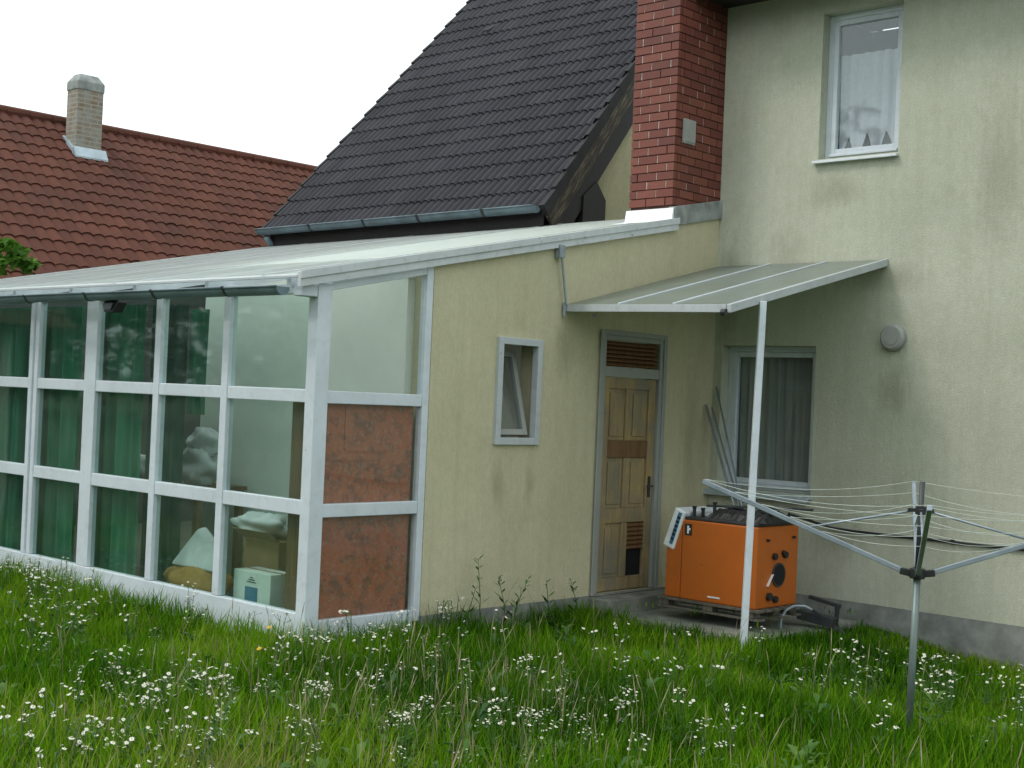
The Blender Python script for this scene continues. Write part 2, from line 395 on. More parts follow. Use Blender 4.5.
def tile_roof(name, O, U, V, L, H, mats, parent, gauge=.33, period=.15, tile=.30, amp=.018, step=.03, shear=0., seed=1):
    """a roof slope of lapped tile courses, each course a rolled strip with a lip"""
    O = np.array(O, float); U = np.array(U, float); V = np.array(V, float); N = np.cross(U, V)
    if N[2] < 0: N = -N
    rg = np.random.default_rng(seed)
    nu = int(L/period*8); us = np.linspace(0, L, nu+1); nc = int(math.ceil(H/gauge))
    ph = us/period*2*np.pi
    wave = amp*1.5*np.abs(np.sin(ph/2))**.75
    Vs = []; Fs = []; UV = []; base = 0
    ti = np.floor(us/tile).astype(int)
    for c in range(nc):
        v0 = c*gauge; v1 = min(H, (c+1)*gauge+.03)
        uu = np.minimum(us, L+shear*v0)
        jit = rg.normal(0, .003, ti.max()+2)[ti]; jn = rg.normal(0, .002, ti.max()+2)[ti]
        lo = O + np.outer(uu, U) + np.outer(v0+jit, V) + np.outer(wave*.55, N) - .02*N
        l1 = O + np.outer(uu, U) + np.outer(v0+jit, V) + np.outer(wave+step+jn, N)
        hi = O + np.outer(uu, U) + np.outer(np.full_like(us, v1), V) + np.outer(wave, N)
        Vs += [lo, l1, l1.copy(), hi]
        i = np.arange(nu); n = nu+1
        for (a, b) in ((0, 1), (2, 3)):
            F = np.stack([base+a*n+i, base+a*n+i+1, base+b*n+i+1, base+b*n+i], 1); Fs.append(F)
            u0 = (us[:-1]+us[1:])/2/tile; cc = np.full_like(u0, c+.5)
            UV.append(np.repeat(np.stack([u0, cc], 1), 4, axis=0))
        base += 4*n
    V_ = np.concatenate(Vs); org = V_.mean(0); org[2] = V_[:,2].min()
    return npmesh(name, V_, np.concatenate(Fs), mats, uv=np.concatenate(UV), org=tuple(org), parent=parent)

def wall(mb, fixed, a0, a1, thick, ub, zb, holes, mi=0, top=None):
    """wall sheet with reveals. fixed 'x' or 'y'; outer face at a0, inner at a1; ub/zb break lists; holes (u0,u1,z0,z1)"""
    us = sorted(set(ub + [h[0] for h in holes] + [h[1] for h in holes]))
    zs = sorted(set(zb + [h[2] for h in holes] + [h[3] for h in holes]))
    def P(a, u, z, iz):
        if top and iz == len(zs)-1: z = top(u)
        return (a, u, z) if fixed == 'x' else (u, a, z)
    def solid(i, j):
        if not (0 <= i < len(us)-1 and 0 <= j < len(zs)-1): return False
        cu = (us[i]+us[i+1])/2; cz = (zs[j]+zs[j+1])/2
        return not any(h[0] < cu < h[1] and h[2] < cz < h[3] for h in holes)
    for i in range(len(us)-1):
        for j in range(len(zs)-1):
            if not solid(i, j): continue
            u0, u1, z0, z1 = us[i], us[i+1], zs[j], zs[j+1]
            q = lambda a: [P(a,u0,z0,j), P(a,u1,z0,j), P(a,u1,z1,j+1), P(a,u0,z1,j+1)]
            A, B = q(a0), q(a1)
            mb.add(A, [(0,1,2,3)], mi); mb.add(B, [(3,2,1,0)], mi)
            for (di, dj, e) in ((-1,0,(3,0)),(1,0,(1,2)),(0,-1,(0,1)),(0,1,(2,3))):
                if not solid(i+di, j+dj):
                    mb.add([A[e[0]],A[e[1]],B[e[1]],B[e[0]]], [(0,1,2,3)], mi)

def frame_y(mb, x0, x1, z0, z1, y, w, d, mi=0):
    """rectangular frame in a plane y=const: stiles run full height, rails butt between them"""
    mb.box(x0, x0+w, y-d/2, y+d/2, z0, z1, mi); mb.box(x1-w, x1, y-d/2, y+d/2, z0, z1, mi)
    mb.box(x0+w, x1-w, y-d/2+.002, y+d/2-.002, z0, z0+w, mi); mb.box(x0+w, x1-w, y-d/2+.002, y+d/2-.002, z1-w, z1, mi)
def frame_x(mb, y0, y1, z0, z1, x, w, d, mi=0, top=None, wt=None):
    wt = wt or w
    mb.box(x-d/2, x+d/2, y0, y0+w, z0, z1, mi); mb.box(x-d/2, x+d/2, y1-w, y1, z0, z1, mi)
    mb.box(x-d/2+.002, x+d/2-.002, y0+w, y1-w, z0, z0+w, mi); mb.box(x-d/2+.002, x+d/2-.002, y0+w, y1-w, z1-wt, z1, mi)

def curtain(x0, x1, y, z0, z1, amp, per, seed=0, hem=None, nz=10):
    rd = random.Random(seed); mb = MB(); n = int((x1-x0)/per*10)+2; vs = []
    ph = [rd.uniform(0,6) for _ in range(4)]
    for j in range(nz+1):
        t = j/nz
        for i in range(n+1):
            u = i/n; x = x0+(x1-x0)*u; w = x/per*2*math.pi
            a = amp*(.7+.3*math.sin(w*.23+ph[0]))
            yy = y + a*math.sin(w+.7*math.sin(w*.31+ph[1])+.25*t) + a*.35*math.sin(2.3*w+ph[2]+t)
            zb = z0 if not hem else z0+hem(u)
            vs.append((x + .25*amp*math.sin(t*3+w*.2), yy, zb+(z1-zb)*t))
    fs = [(j*(n+1)+i, j*(n+1)+i+1, (j+1)*(n+1)+i+1, (j+1)*(n+1)+i) for j in range(nz) for i in range(n)]
    mb.add(vs, fs); return mb

# ------------------------------------------------------------------ levels
GZ = -.22
SUN_Y = -5.105          # sunroom front plane
SL = .21
def rz(y): return 2.6 + SL*(y+5.3)     # top of the lean-to roof sheet

# ------------------------------------------------------------------ the setting
g = MB(); n = 40
def ss(a, b, v):
    t = min(1, max(0, (v-a)/(b-a))); return t*t*(3-2*t)
def drop(x, y): return .15*ss(1.9, 3.2, x)*ss(-4.5, -1.2, y)
def gh(x, y):
    d = math.hypot(x-2, y+5)
    return GZ - drop(x,y) + .03*math.sin(x*.9+1)*math.cos(y*.8) * (1 if d < 25 else 25/d)
vs = []; axis = [-300,-180,-100,-60,-40,-30,-24,-20]+[-17+i for i in range(35)]+[20,24,30,40,60,100,180,300]
for y in axis:
    for x in axis: vs.append((x, y-5, gh(x, y-5)))
k = len(axis)
g.add(vs, [(j*k+i, j*k+i+1, (j+1)*k+i+1, (j+1)*k+i) for j in range(k-1) for i in range(k-1)])
g.build('ground', M['ground'], kind='structure', smooth=True)
pad = MB(); rd = random.Random(3)
edge = [(.02,-1.92),(.35,-1.98),(.8,-1.9),(1.2,-1.95),(1.5,-1.86),(1.72,-1.75),(1.8,-1.5),(1.76,-1.2),(1.82,-.8),(1.78,-.03),(.02,-.03)]
pad.prism([(x,y,GZ-.1) for x,y in edge], (0,0,.155))
pad.build('path', M['concrete'], kind='structure')

# ------------------------------------------------------------------ house (tall part and lower wing)
house = thing('house', 'tall pale rendered house with a dark tiled wing and red brick chimney', 'house', (3.0, 3.0, GZ))
LW = (.10, 1.17, .95, 2.375); UW = (1.11, 1.94, 4.165, 5.57)
w_ = MB()
wall(w_, 'y', 0, .34, .34, [.001, 9], [0, 6.1], [LW, UW])
wall(w_, 'x', -.001, .3, .3, [.342, 9], [0, 6.1], [])
wall(w_, 'x', 9, 8.7, .3, [.342, 9], [0, 6.1], [])
wall(w_, 'y', 9.002, 8.7, .3, [.302, 8.698], [0, 6.1], [])
w_.box(.31, 8.69, .35, 8.69, 3.0, 3.12)        # floor between the storeys
w_.build('wall', M['house'], house)
pl = MB(); pl.box(.003, 9.03, -.012, .33, GZ-.3, -.002); pl.build('plinth', M['plinth'], house)
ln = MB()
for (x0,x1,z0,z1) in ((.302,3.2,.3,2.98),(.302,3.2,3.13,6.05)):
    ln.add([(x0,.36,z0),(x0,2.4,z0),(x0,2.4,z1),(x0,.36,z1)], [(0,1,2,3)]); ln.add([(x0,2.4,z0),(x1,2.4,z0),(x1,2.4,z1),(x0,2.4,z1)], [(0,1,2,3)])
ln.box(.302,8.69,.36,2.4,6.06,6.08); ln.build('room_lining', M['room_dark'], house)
sf = MB(); sf.box(-.3, 9.4, -.52, -.005, 5.80, 5.86); sf.box(-.3, 9.4, -.56, -.522, 5.74, 5.98)
sf.build('soffit', M['dark_wood'], house, bevel=.004)
tile_roof('roof', (-.3,-.6,5.95), (1,0,0), (0,.7071,.7071), 9.7, 7.2, M['dark_tile'], house, seed=5)
def house_window(name, hole, y, kind):
    x0,x1,z0,z1 = hole
    m = MB(); frame_y(m, x0, x1, z0, z1, y+.035, .055, .07)
    frame_y(m, x0+.057, x1-.057, z0+.057, z1-.057, y+.028, .05, .06)
    m.box(x0+.06, x1-.06, y-.035, y-.004, z0+.03, z0+.057)
    f = m.build('window', M['white_frame'], house, bevel=.005)
    p = MB(); p.box(x0+.1, x1-.1, y+.026, y+.032, z0+.1, z1-.1); p.build('pane', M['clear_glass'], f)
    return f
f1 = house_window('lower', LW, .13, 0)
s = MB(); s.prism([(-.06,-.09,.90),(-.06,.12,.925),(-.06,.12,.949),(-.06,-.09,.928)], (1.25,0,0))
s.box(-.06, 1.19, -.094, -.086, .875, .93)
s.build('sill', M['zinc'], f1, bevel=.003)
f2 = house_window('upper', UW, .12, 1)
s = MB(); s.prism([(1.075,-.06,4.118),(1.075,.11,4.14),(1.075,.11,4.163),(1.075,-.06,4.143)], (.875,0,0))
s.build('sill', M['panel_white'], f2, bevel=.003)

# wing with the dark tiled roof
PIT = R_(47); ct, st = math.cos(PIT), math.sin(PIT)
WX0, WX1 = -7.62, -2.42; EY, EZ = .0, 3.90
wl = MB()
wl.box(-7.3, -2.86, .45, .75, GZ-.2, 4.15)
gx = -2.85
def rzw(y): return EZ-.13+(y-EY)*math.tan(PIT)
apex = 5.6
for (xa, xb) in ((gx, gx-.3), (-7.3, -7.0)):
    wl.prism([(xa,.45,GZ-.2),(xa,2*apex-.45,GZ-.2),(xa,2*apex-.45,rzw(.45)),(xa,apex,rzw(apex)),(xa,.45,rzw(.45))], (xb-xa,0,0))
wl.build('wing_wall', M['yellow'], house)
SLEN = (apex-EY)/ct; KS = .17
def shr(mb):
    for v in mb.v: v.x -= KS*(v.y-EY)
    return mb
tile_roof('wing_roof', (WX0,EY,EZ), (1,0,0), (0,ct,st), WX1-WX0+.02, SLEN, M['dark_tile'], house, seed=2, gauge=.315, period=.125, tile=.25, amp=.034, step=.022, shear=-KS*ct)
tile_roof('wing_roof', (WX1,2*apex-EY,EZ), (-1,0,0), (0,-ct,st), WX1-WX0, SLEN, M['dark_tile'], house, seed=3, gauge=.66)
rt = MB(); rt.tube([(WX0,apex,EZ+(apex)*math.tan(PIT)+.03),(WX1,apex,EZ+apex*math.tan(PIT)+.03)], .13, 12); rt.build('ridge_cap', M['verge'], house)
vt = MB()      # single vent tile standing proud of the dark roof
vy = 3.02; vz = EZ+vy*math.tan(PIT)
vt.prism([(-6.50,vy,vz+.03),(-6.50,vy-.02,vz+.11),(-6.50,vy+.2,vz+.26)], (.16,0,0)); vt.build('vent_tile', M['verge'], house, bevel=.01)
nrm = Vector((0,-st,ct)); upv = Vector((0,ct,st))
for (xa, xb) in ((WX1-.01, WX1+.06), (WX0-.05, WX0+.01)):     # stepped edging on both rakes
    ve = MB()
    for c in range(int(SLEN/.33)):
        p = Vector((0,EY,EZ))+upv*(c*.33)
        q = [p+nrm*.075, p-nrm*.08, p+upv*.345-nrm*.08, p+upv*.345+nrm*.045]
        ve.prism([(xa,a.y,a.z) for a in q], (xb-xa,0,0))
    if xa > -5: shr(ve)
    ve.build('verge', M['verge'], house, bevel=.004)
bb = MB()
for k, (o0, o1, dx) in enumerate(((.085,.18,.045),(.185,.29,.03))):
    p = Vector((0,EY,EZ)); q = [p+upv*.02-nrm*o0, p+upv*.02-nrm*o1, p+upv*(SLEN-.2)-nrm*o1, p+upv*(SLEN-.2)-nrm*o0]
    bb.prism([(WX1-.02,a.y,a.z) for a in q], (dx+.02,0,0))
shr(bb); bb.build('barge_board', M['peel_wood'], house, bevel=.004)
so = MB()
p = Vector((0,EY,EZ)); q = [p+upv*.03-nrm*.36, p+upv*.03-nrm*.56, p+upv*(SLEN-.4)-nrm*.56, p+upv*(SLEN-.4)-nrm*.36]
zc = 3.60
ylo = EY+(zc-(EZ-.56/ct))/math.tan(PIT); yhi = EY+(zc+.13-(EZ-.292/ct))/math.tan(PIT)
so.prism([(gx+.002,yhi-.05,zc),(gx+.002,ylo,zc),(gx+.002,(p+upv*(SLEN-.5)-nrm*.56).y,(p+upv*(SLEN-.5)-nrm*.56).z),(gx+.002,(p+upv*(SLEN-.5)-nrm*.292).y,(p+upv*(SLEN-.5)-nrm*.292).z),(gx+.002,yhi-.05,zc+.1)], (WX1-gx-.03,0,0))
so.prism([(gx+.004,.90,3.82),(gx+.004,1.43,3.84),(gx+.004,1.43,4.22),(gx+.004,1.2,4.42),(gx+.004,.90,4.2)], (WX1-gx-.012,0,0))
shr(so); so.box(WX0+.1, WX1-.04, .06, .45, 3.70, 3.73)
so.build('soffit', M['dark_wood'], house, bevel=.004)
fb = MB(); fb.box(WX0+.1, WX1-.02, .03, .058, 3.72, 3.92); fb.build('fascia_board', M['dark_wood'], house)
gt = MB()
def half_pipe(mb, x0, x1, y, z, r, mi=0, th=.004, n=12):
    for rr, flip in ((r,0),(r-th,1)):
        vs = []; 
        for x in (x0,x1):
            for i in range(n+1):
                a = math.pi + math.pi*i/n; vs.append((x, y+rr*math.cos(a), z+rr*math.sin(a)))
        mb.add(vs, [(i,i+1,n+2+i,n+1+i) for i in range(n)], mi)
    for x in (x0,x1):
        mb.add([(x, y+r*math.cos(math.pi+math.pi*i/n), z+r*math.sin(math.pi+math.pi*i/n)) for i in range(n+1)], [tuple(range(n+1))], mi)
    mb.tube([(x0,y-r-.004,z),(x1,y-r-.004,z)], .009, 6, mi)
xs = [WX0, -6.44, -5.35, -4.34, -3.23, WX1-.02]
for a, b in zip(xs, xs[1:]): half_pipe(gt, a, b-.004, -.08, 3.94, .078)
go = gt.build('gutter', M['gutter'], house, smooth=True)
for x in xs[1:-1]:
    c_ = MB(); half_pipe(c_, x-.022, x+.018, -.08, 3.942, .085); c_.build('gutter_bracket', M['steel_dark'], go, smooth=True)
dp = MB(); dp.tube([(WX0+.14,-.07,3.84),(WX0+.14,.05,3.72),(WX0+.14,.38,3.5),(WX0+.14,.38,GZ)], .045, 10)
dp.build('downpipe', M['gutter'], house, smooth=True)

# brick chimney of single bricks
cx0, cx1, cy0, cy1, cz0, cz1 = -.535, -.003, -.80, .20, 3.45, 7.9
ch = MB(); ch.box(cx0+.012, cx1-.012, cy0+.012, cy1, cz0, cz1, 1)
rowh = .0845; rb = random.Random(5); row = 0; z = 3.70
while z < cz1-.09:
    def bricks(u0, u1, blen, off):
        u = u0-off*blen
        while u < u1-.01:
            a = max(u0, u+.006); b = min(u1, u+blen-.006)
            if b-a > .02: yield a, b
            u += blen
    off = .5*(row % 2)
    for a, b in bricks(cx0, cx1, .235, off+.12):
        d = rb.uniform(0,.004); ch.tint = rb.random()
        ch.box(a, b, cy0-d, cy0+.05, z, z+rowh-.011, 0)
        if b < cx1-.06 and rb.random() < .75: ch.box(b, min(b+.012,cx1-.06), cy0+.004, cy0+.05, z, z+rowh-.013, 2)
    for a, b in bricks(cy0+.052, cy1+.0, .24, off+.3):
        d = rb.uniform(0,.004); ch.tint = rb.random()
        ch.box(cx1-.05, cx1+d, a, b, z, z+rowh-.011, 0)
        if b < cy1-.03 and rb.random() < .4: ch.box(cx1-.05, cx1-.004, b, min(b+.012,cy1), z, z+rowh-.013, 2)
    for a, b in bricks(cy0+.052, cy1, .24, off+.2):
        ch.tint = rb.random(); ch.box(cx0, cx0+.05, a, b, z, z+rowh-.011, 0)
    z += rowh; row += 1
cho = ch.build('chimney', [M['brick'],M['mortar_dark'],M['mortar_white']], house)
fl = MB()
fl.prism([(-.56,-.835,rz(-.835)+.01),(-.56,-.812,rz(-.81)+.125),(-.56,-.803,rz(-.81)+.125),(-.56,-.803,rz(-.8)+.0)], (.58,0,0))
fl.prism([(-.58,-1.0,rz(-1.0)+.008),(-.58,-.80,rz(-.8)+.008),(-.58,-.80,rz(-.8)+.014),(-.58,-1.0,rz(-1.0)+.014)], (.60,0,0))
fl.build('flashing', M['bright_zinc'], cho)
cp = MB(); cp.prism([(-.05,-.798,3.49),(-.05,-.001,3.66),(-.05,-.001,3.845),(-.05,-.798,3.68)], (.085,0,0))
cp.build('coping', M['cement'], cho, bevel=.006)
hd = MB(); hd.box(-.003,.026,-.685,-.50,4.32,4.56); hd.box(.027,.034,-.67,-.515,4.335,4.545)
hd.build('cleanout_door', M['grey_plastic'], cho, bevel=.004)

# ------------------------------------------------------------------ sunroom: glazed bays + yellow lean-to + roof
sun = thing('sunroom', 'glazed white framed sunroom with yellow rendered side wall under a milky lean-to roof', 'sunroom', (-2, -2.5, GZ))
yw = MB()
SW = (-3.18, -2.635, 1.36, 2.265); DR = (-1.815, -.845, -.01, 2.40)
wall(yw, 'x', 0, -.22, .22, [-3.94, -.001], [-.02, 2.6], [SW, DR], top=lambda u: rz(u)-.055)
yw.build('wall', M['yellow'], sun)
yp = MB(); yp.box(-.218, .012, -3.94, -1.83, GZ-.25, -.022); yp.box(-.218,.012,-.83,-.02,GZ-.25,-.022); yp.build('plinth', M['plinth'], sun)
ds = MB(); ds.box(-.21, .26, -1.86, -.80, GZ-.2, -.03); ds.box(-.2,.04,-1.82,-.84,-.029,-.012); ds.build('doorstep', M['concrete'], sun, bevel=.012)
iw = MB()
iw.box(-3.05, -.222, -4.02, -3.9, GZ, 2.68)         # partition behind the glass
iw.box(-2.7, -2.58, -3.898, .44, GZ, 2.68)
iw.box(-2.56, -.225, -3.89, .3, 2.5, 2.56)
iw.prism([(-2.7,-4.02,2.682),(-2.7,-3.9,2.682),(-2.7,-3.9,rz(-3.9)-.06),(-2.7,-4.02,rz(-4.02)-.06)], (2.478,0,0))
iw.build('inner_wall', M['room_wall'], sun)
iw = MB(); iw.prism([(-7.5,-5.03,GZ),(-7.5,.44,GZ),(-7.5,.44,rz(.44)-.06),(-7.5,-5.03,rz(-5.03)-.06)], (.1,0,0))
iw.box(-7.399, -2.71, .34, .44, GZ, rz(.34)-.06); iw.build('inner_wall', M['room_dark'], sun)  # left and back walls coloured dark so the depth behind the curtains looks unlit
fo = MB(); fo.box(-7.4, -.05, -5.04, .33, GZ-.1, -.04); fo.build('floor', M['floor'], sun)
# frame
fr = MB(); Y0, Y1 = SUN_Y, SUN_Y+.07
ZT, ZB = 2.475, -.06
fr.box(-7.5, -.108, Y0+.004, Y1-.004, 2.472, 2.55)                                 # head
fr.box(-7.5, -.106, Y0-.012, Y1, ZB-.12, .085)                                     # sill wall
vert = [(-1.146,.085),(-2.125,.085),(-3.203,.19),(-4.243,.17),(-5.3,.085),(-6.35,.19),(-7.42,.15)]
edges = [-.108]
for x, ww in vert:
    if abs(x+4.243) < .01:
        fr.box(x-ww/2, x-.02, Y0-.006, Y1, .087, 2.47); fr.box(x+.02, x+ww/2, Y0-.006, Y1, .087, 2.47); fr.box(x-.02, x+.02, Y0+.02, Y1-.01, .087, 2.47)
    else: fr.box(x-ww/2, x+ww/2, Y0-.006, Y1, .087, 2.47)
bays = []
prev = -.108
for x, ww in vert:
    bays.append((x+ww/2, prev)); prev = x-ww/2
for a, b in bays:
    fr.box(a+.001, b-.001, Y0, Y1-.004, .815, .925); fr.box(a+.001, b-.001, Y0, Y1-.004, 1.655, 1.755)
fr.box(-.106, .006, Y0-.012, Y0+.12, ZB-.12, 2.55)                                 # corner post
S0, S1 = Y0+.122, -3.942
fr.box(-.075, -.002, S1-.07, S1, ZB, rz(S1)-.10)
for z0, z1 in ((ZB-.1,.03),(.80,.90),(1.655,1.75)): fr.box(-.073, -.006, S0, S1-.072, z0, z1)
fr.prism([(-.073,S0,2.5),(-.073,S1-.072,rz(S1-.07)-.16),(-.073,S1-.072,rz(S1-.07)-.10),(-.073,S0,rz(S0)-.10)], (.067,0,0))
fr.box(-.106,-.002, Y0-.16, Y0-.013, 2.44, 2.53)                                   # beam end
fr.build('frame', M['white_frame'], sun, bevel=.006)
for a, b in bays:
    for z0, z1 in ((.086,.814),(.926,1.654),(1.756,2.471)):
        p = MB(); p.box(a+.002, b-.002, Y0+.030, Y0+.036, z0, z1); p.build('pane', M['green_glass'], sun)
for z0, z1 in ((.031,.799),(.901,1.654)):
    p = MB(); p.box(-.042,-.036, S0+.001, S1-.073, z0, z1); p.build('pane', M['side_glass'], sun)
p = MB(); p.prism([(-.042,S0+.001,1.751),(-.042,S1-.073,1.751),(-.042,S1-.073,rz(S1-.07)-.162),(-.042,S0+.001,2.498)], (.006,0,0)); p.build('pane', M['side_glass'], sun)
# roof
ro = MB()
RX0, RX1, RY0, RY1 = -7.62, .055, -5.32, .43
nr = 9
xr = np.linspace(RX0, RX1-.02, nr*6+1)
for lo in (0,):
    vs = []; 
    for y in (RY0, RY1):
        for x in xr: vs.append((x, y, rz(y)-.012))
    for y in (RY0, RY1):
        for x in xr: vs.append((x, y, rz(y)))
    n = len(xr)
    ro.add(vs, [(i,i+1,n+i+1,n+i) for i in range(n-1)] + [(2*n+i,2*n+i+1,3*n+i+1,3*n+i) for i in range(n-1)] +
           [(i,i+1,2*n+i+1,2*n+i) for i in range(n-1)] + [(n+i,n+i+1,3*n+i+1,3*n+i) for i in range(n-1)])
roof = ro.build('roof', M['sheet'], sun)
for x in np.arange(RX0+.9, RX1-.2, 2.1):
    sm = MB(); sm.prism([(x,RY0,rz(RY0)+.001),(x,RY1,rz(RY1)+.001),(x,RY1,rz(RY1)+.006),(x,RY0,rz(RY0)+.006)], (.03,0,0)); sm.build('cover_strip', M['fascia'], roof)
rf = MB()
for x in np.arange(RX0+.1, RX1-.2, 1.05):
    rf.prism([(x,RY0+.04,rz(RY0+.04)-.11),(x,RY1-.05,rz(RY1-.05)-.11),(x,RY1-.05,rz(RY1-.05)-.016),(x,RY0+.04,rz(RY0+.04)-.016)], (.05,0,0))
rf.build('rafter', M['white_frame'], roof)
fa = MB()
fa.prism([(.022,RY0-.01,rz(RY0)-.10),(.022,-.76,rz(-.76)-.10),(.022,-.76,rz(-.76)+.012),(.022,RY0-.01,rz(RY0)+.012)], (.035,0,0))
fa.prism([(.0575,RY0-.01,rz(RY0)-.04),(.0575,-.76,rz(-.76)-.04),(.0575,-.76,rz(-.76)+.02),(.0575,RY0-.01,rz(RY0)+.02)], (.012,0,0))
fa.build('fascia', M['fascia'], roof, bevel=.003)
fz = MB(); fz.box(RX0, .02, RY0-.012, RY0+.012, rz(RY0)-.03, rz(RY0)-.014); fz.build('edge_trim', M['old_white'], roof)
gg = MB(); half_pipe(gg, RX0, -2.75, -5.395, 2.50, .062); half_pipe(gg, -2.746, -.72, -5.395, 2.497, .062); half_pipe(gg, -.716, -.06, -5.395, 2.494, .062)
g2 = gg.build('gutter', M['gutter'], sun, smooth=True)
for x in (-6.3,-4.9,-3.8,-2.745,-1.7,-.718):
    c_ = MB(); half_pipe(c_, x-.014, x+.014, -5.395, 2.499, .068); c_.build('gutter_bracket', M['steel_dark'], g2, smooth=False)
# small tilted window
o = MB(); frame_x(o, SW[0]-.004, SW[1]+.004, SW[2]-.004, SW[3]+.004, .0, .06, .07)
ow = o.build('window', M['old_white'], sun, bevel=.004)
o = MB(); frame_x(o, SW[0]+.076, SW[1]-.076, SW[2]+.075, SW[3]-.08, -.06, .05, .05)
T = Matrix.Translation((-.06,0,SW[2]+.075)) @ Matrix.Rotation(R_(-15),4,'Y') @ Matrix.Translation((.06,0,-SW[2]-.075))
o.xf(T); o.build('sash', M['grey_frame'], ow)
o = MB(); o.box(-.063,-.057, SW[0]+.12, SW[1]-.12, SW[2]+.12, SW[3]-.125); o.xf(T); o.build('pane', M['clear_glass'], ow)
# door
d = MB(); y0,y1 = DR[0],DR[1]
d.box(-.06,.02, y0+.001, y0+.075, -.008, 2.399); d.box(-.06,.02, y1-.075, y1-.001, -.008, 2.399)
d.box(-.058,.018, y0+.077, y1-.077, 2.33, 2.399); d.box(-.058,.018, y0+.077, y1-.077, 1.99, 2.085)
d.box(.021,.034, y0-.02, y0+.03, -.02, 2.42); d.box(.021,.034, y1-.03, y1+.02, -.02, 2.42); d.box(.0205,.0335, y0+.031, y1-.031, 2.375, 2.42)
df = d.build('door_frame', M['grey_frame'], sun, bevel=.004)
lv = MB()
for i in range(6):
    z = 2.095+i*.039
    lv.prism([(-.05,y0+.08,z+.03),(-.043,y0+.08,z+.037),(.006,y0+.08,z+.01),(0,y0+.08,z)], (0,y1-y0-.16,0))
lv.box(-.058,-.054,y0+.08,y1-.08,2.09,2.325); lv.build('louvre', M['louver'], df)
dl = MB(); a, b = y0+.082, y1-.082; mid = (a+b)/2
xd0, xd1 = -.05, -.012
dl.box(xd0,xd1,a,a+.10,.0,1.985); dl.box(xd0,xd1,b-.10,b,.0,1.985)
zr_ = [(0,.12),(.63,.765),(1.24,1.40),(1.885,1.985)]
for i,(z0,z1) in enumerate(zr_):
    if i != 2: dl.box(xd0+.001,xd1-.001,a+.101,b-.101,z0+.002*(i==0),z1)
dl.box(xd0+.001,xd1-.001,a+.101,b-.101,1.24,1.40,1)
for (z0,z1) in ((.121,.629),(.766,1.239),(1.401,1.884)):
    dl.box(xd0+.001,xd1-.002,mid-.045,mid+.045,z0,z1)
    for (ya,yb) in ((a+.101,mid-.046),(mid+.046,b-.101)):
        if z0 < .2 and ya > mid: continue
        dl.box(xd0+.008,xd1-.022,ya,yb,z0,z1)
        dl.prism([(xd1-.022,ya+.03,z0+.04),(xd1-.022,yb-.03,z0+.04),(xd1-.022,yb-.03,z1-.04),(xd1-.022,ya+.03,z1-.04)], (.012,0,0))
door = dl.build('door', [M['pine'],M['pine_dark']], sun, bevel=.004)
dv = MB(); ya, yb = mid+.047, b-.102
for i in range(6):
    z = .375+i*.042; dv.prism([(xd0+.006,ya,z+.03),(xd0+.012,ya,z+.037),(xd1-.004,ya,z+.012),(xd1-.008,ya,z)], (0,yb-ya,0))
dv.build('vent_grille', M['louver'], door)
dv = MB(); dv.box(xd0+.002,xd0+.005,ya,yb,.122,.628); dv.build('vent_dark_sheet', M['black'], door)  # black sheet painted for the unlit depth behind the vent
hn = MB(); hn.box(xd1,xd1+.006,b-.075,b-.035,.86,1.06); hn.tube([(xd1,b-.055,.97),(xd1+.05,b-.055,.97),(xd1+.055,b-.15,.97)], .009, 8)
hn.build('handle', M['steel_dark'], door)

# things around and inside the sunroom
lamp = thing('floodlight', 'small dark floodlight hanging under the sunroom gutter', 'floodlight', (-2.48,-5.22,2.33))
m = MB(); m.prism([(-2.60,-5.36,2.42),(-2.56,-5.38,2.34),(-2.42,-5.38,2.34),(-2.38,-5.36,2.42),(-2.41,-5.34,2.475),(-2.57,-5.34,2.475)], (0,.10,0)); m.build('housing', M['black_plastic'], lamp, bevel=.008)
m = MB(); m.prism([(-2.57,-5.381,2.415),(-2.545,-5.388,2.36),(-2.435,-5.388,2.36),(-2.41,-5.381,2.415)], (0,.006,0)); m.build('lens', M['steel_dark'], lamp)
m = MB(); m.beam((-2.48,-5.25,2.46),(-2.48,-5.09,2.50),.03,.02); m.build('bracket', M['black_plastic'], lamp)

def cur(name, label, mb, m, group=None):
    return mb.build(name, m, smooth=True, label=label, cat='curtain', group=group)
cur('curtain', 'green pleated curtain behind the leftmost double bays of the sunroom', curtain(-7.3,-4.72,-4.93,.02,2.44,.05,.16,1), M['green_curtain'])
cur('curtain', 'green pleated curtain hanging between the double post and the wide white post', curtain(-4.62,-3.66,-4.93,.02,2.44,.05,.17,2), M['green_curtain'])
cur('curtain', 'green pleated curtain just right of the wide white sunroom post', curtain(-3.58,-2.56,-4.93,.02,2.44,.045,.18,3), M['green_curtain'])
cur('curtain', 'dark green gathered curtain in the fourth sunroom bay from the left', curtain(-2.60,-2.14,-4.84,.02,2.44,.06,.12,4), M['dark_curtain'])
cur('curtain', 'narrow light green curtain strip beside the dark gathered curtain', curtain(-2.10,-1.87,-4.78,1.5,2.4,.03,.11,5), M['green_curtain'])

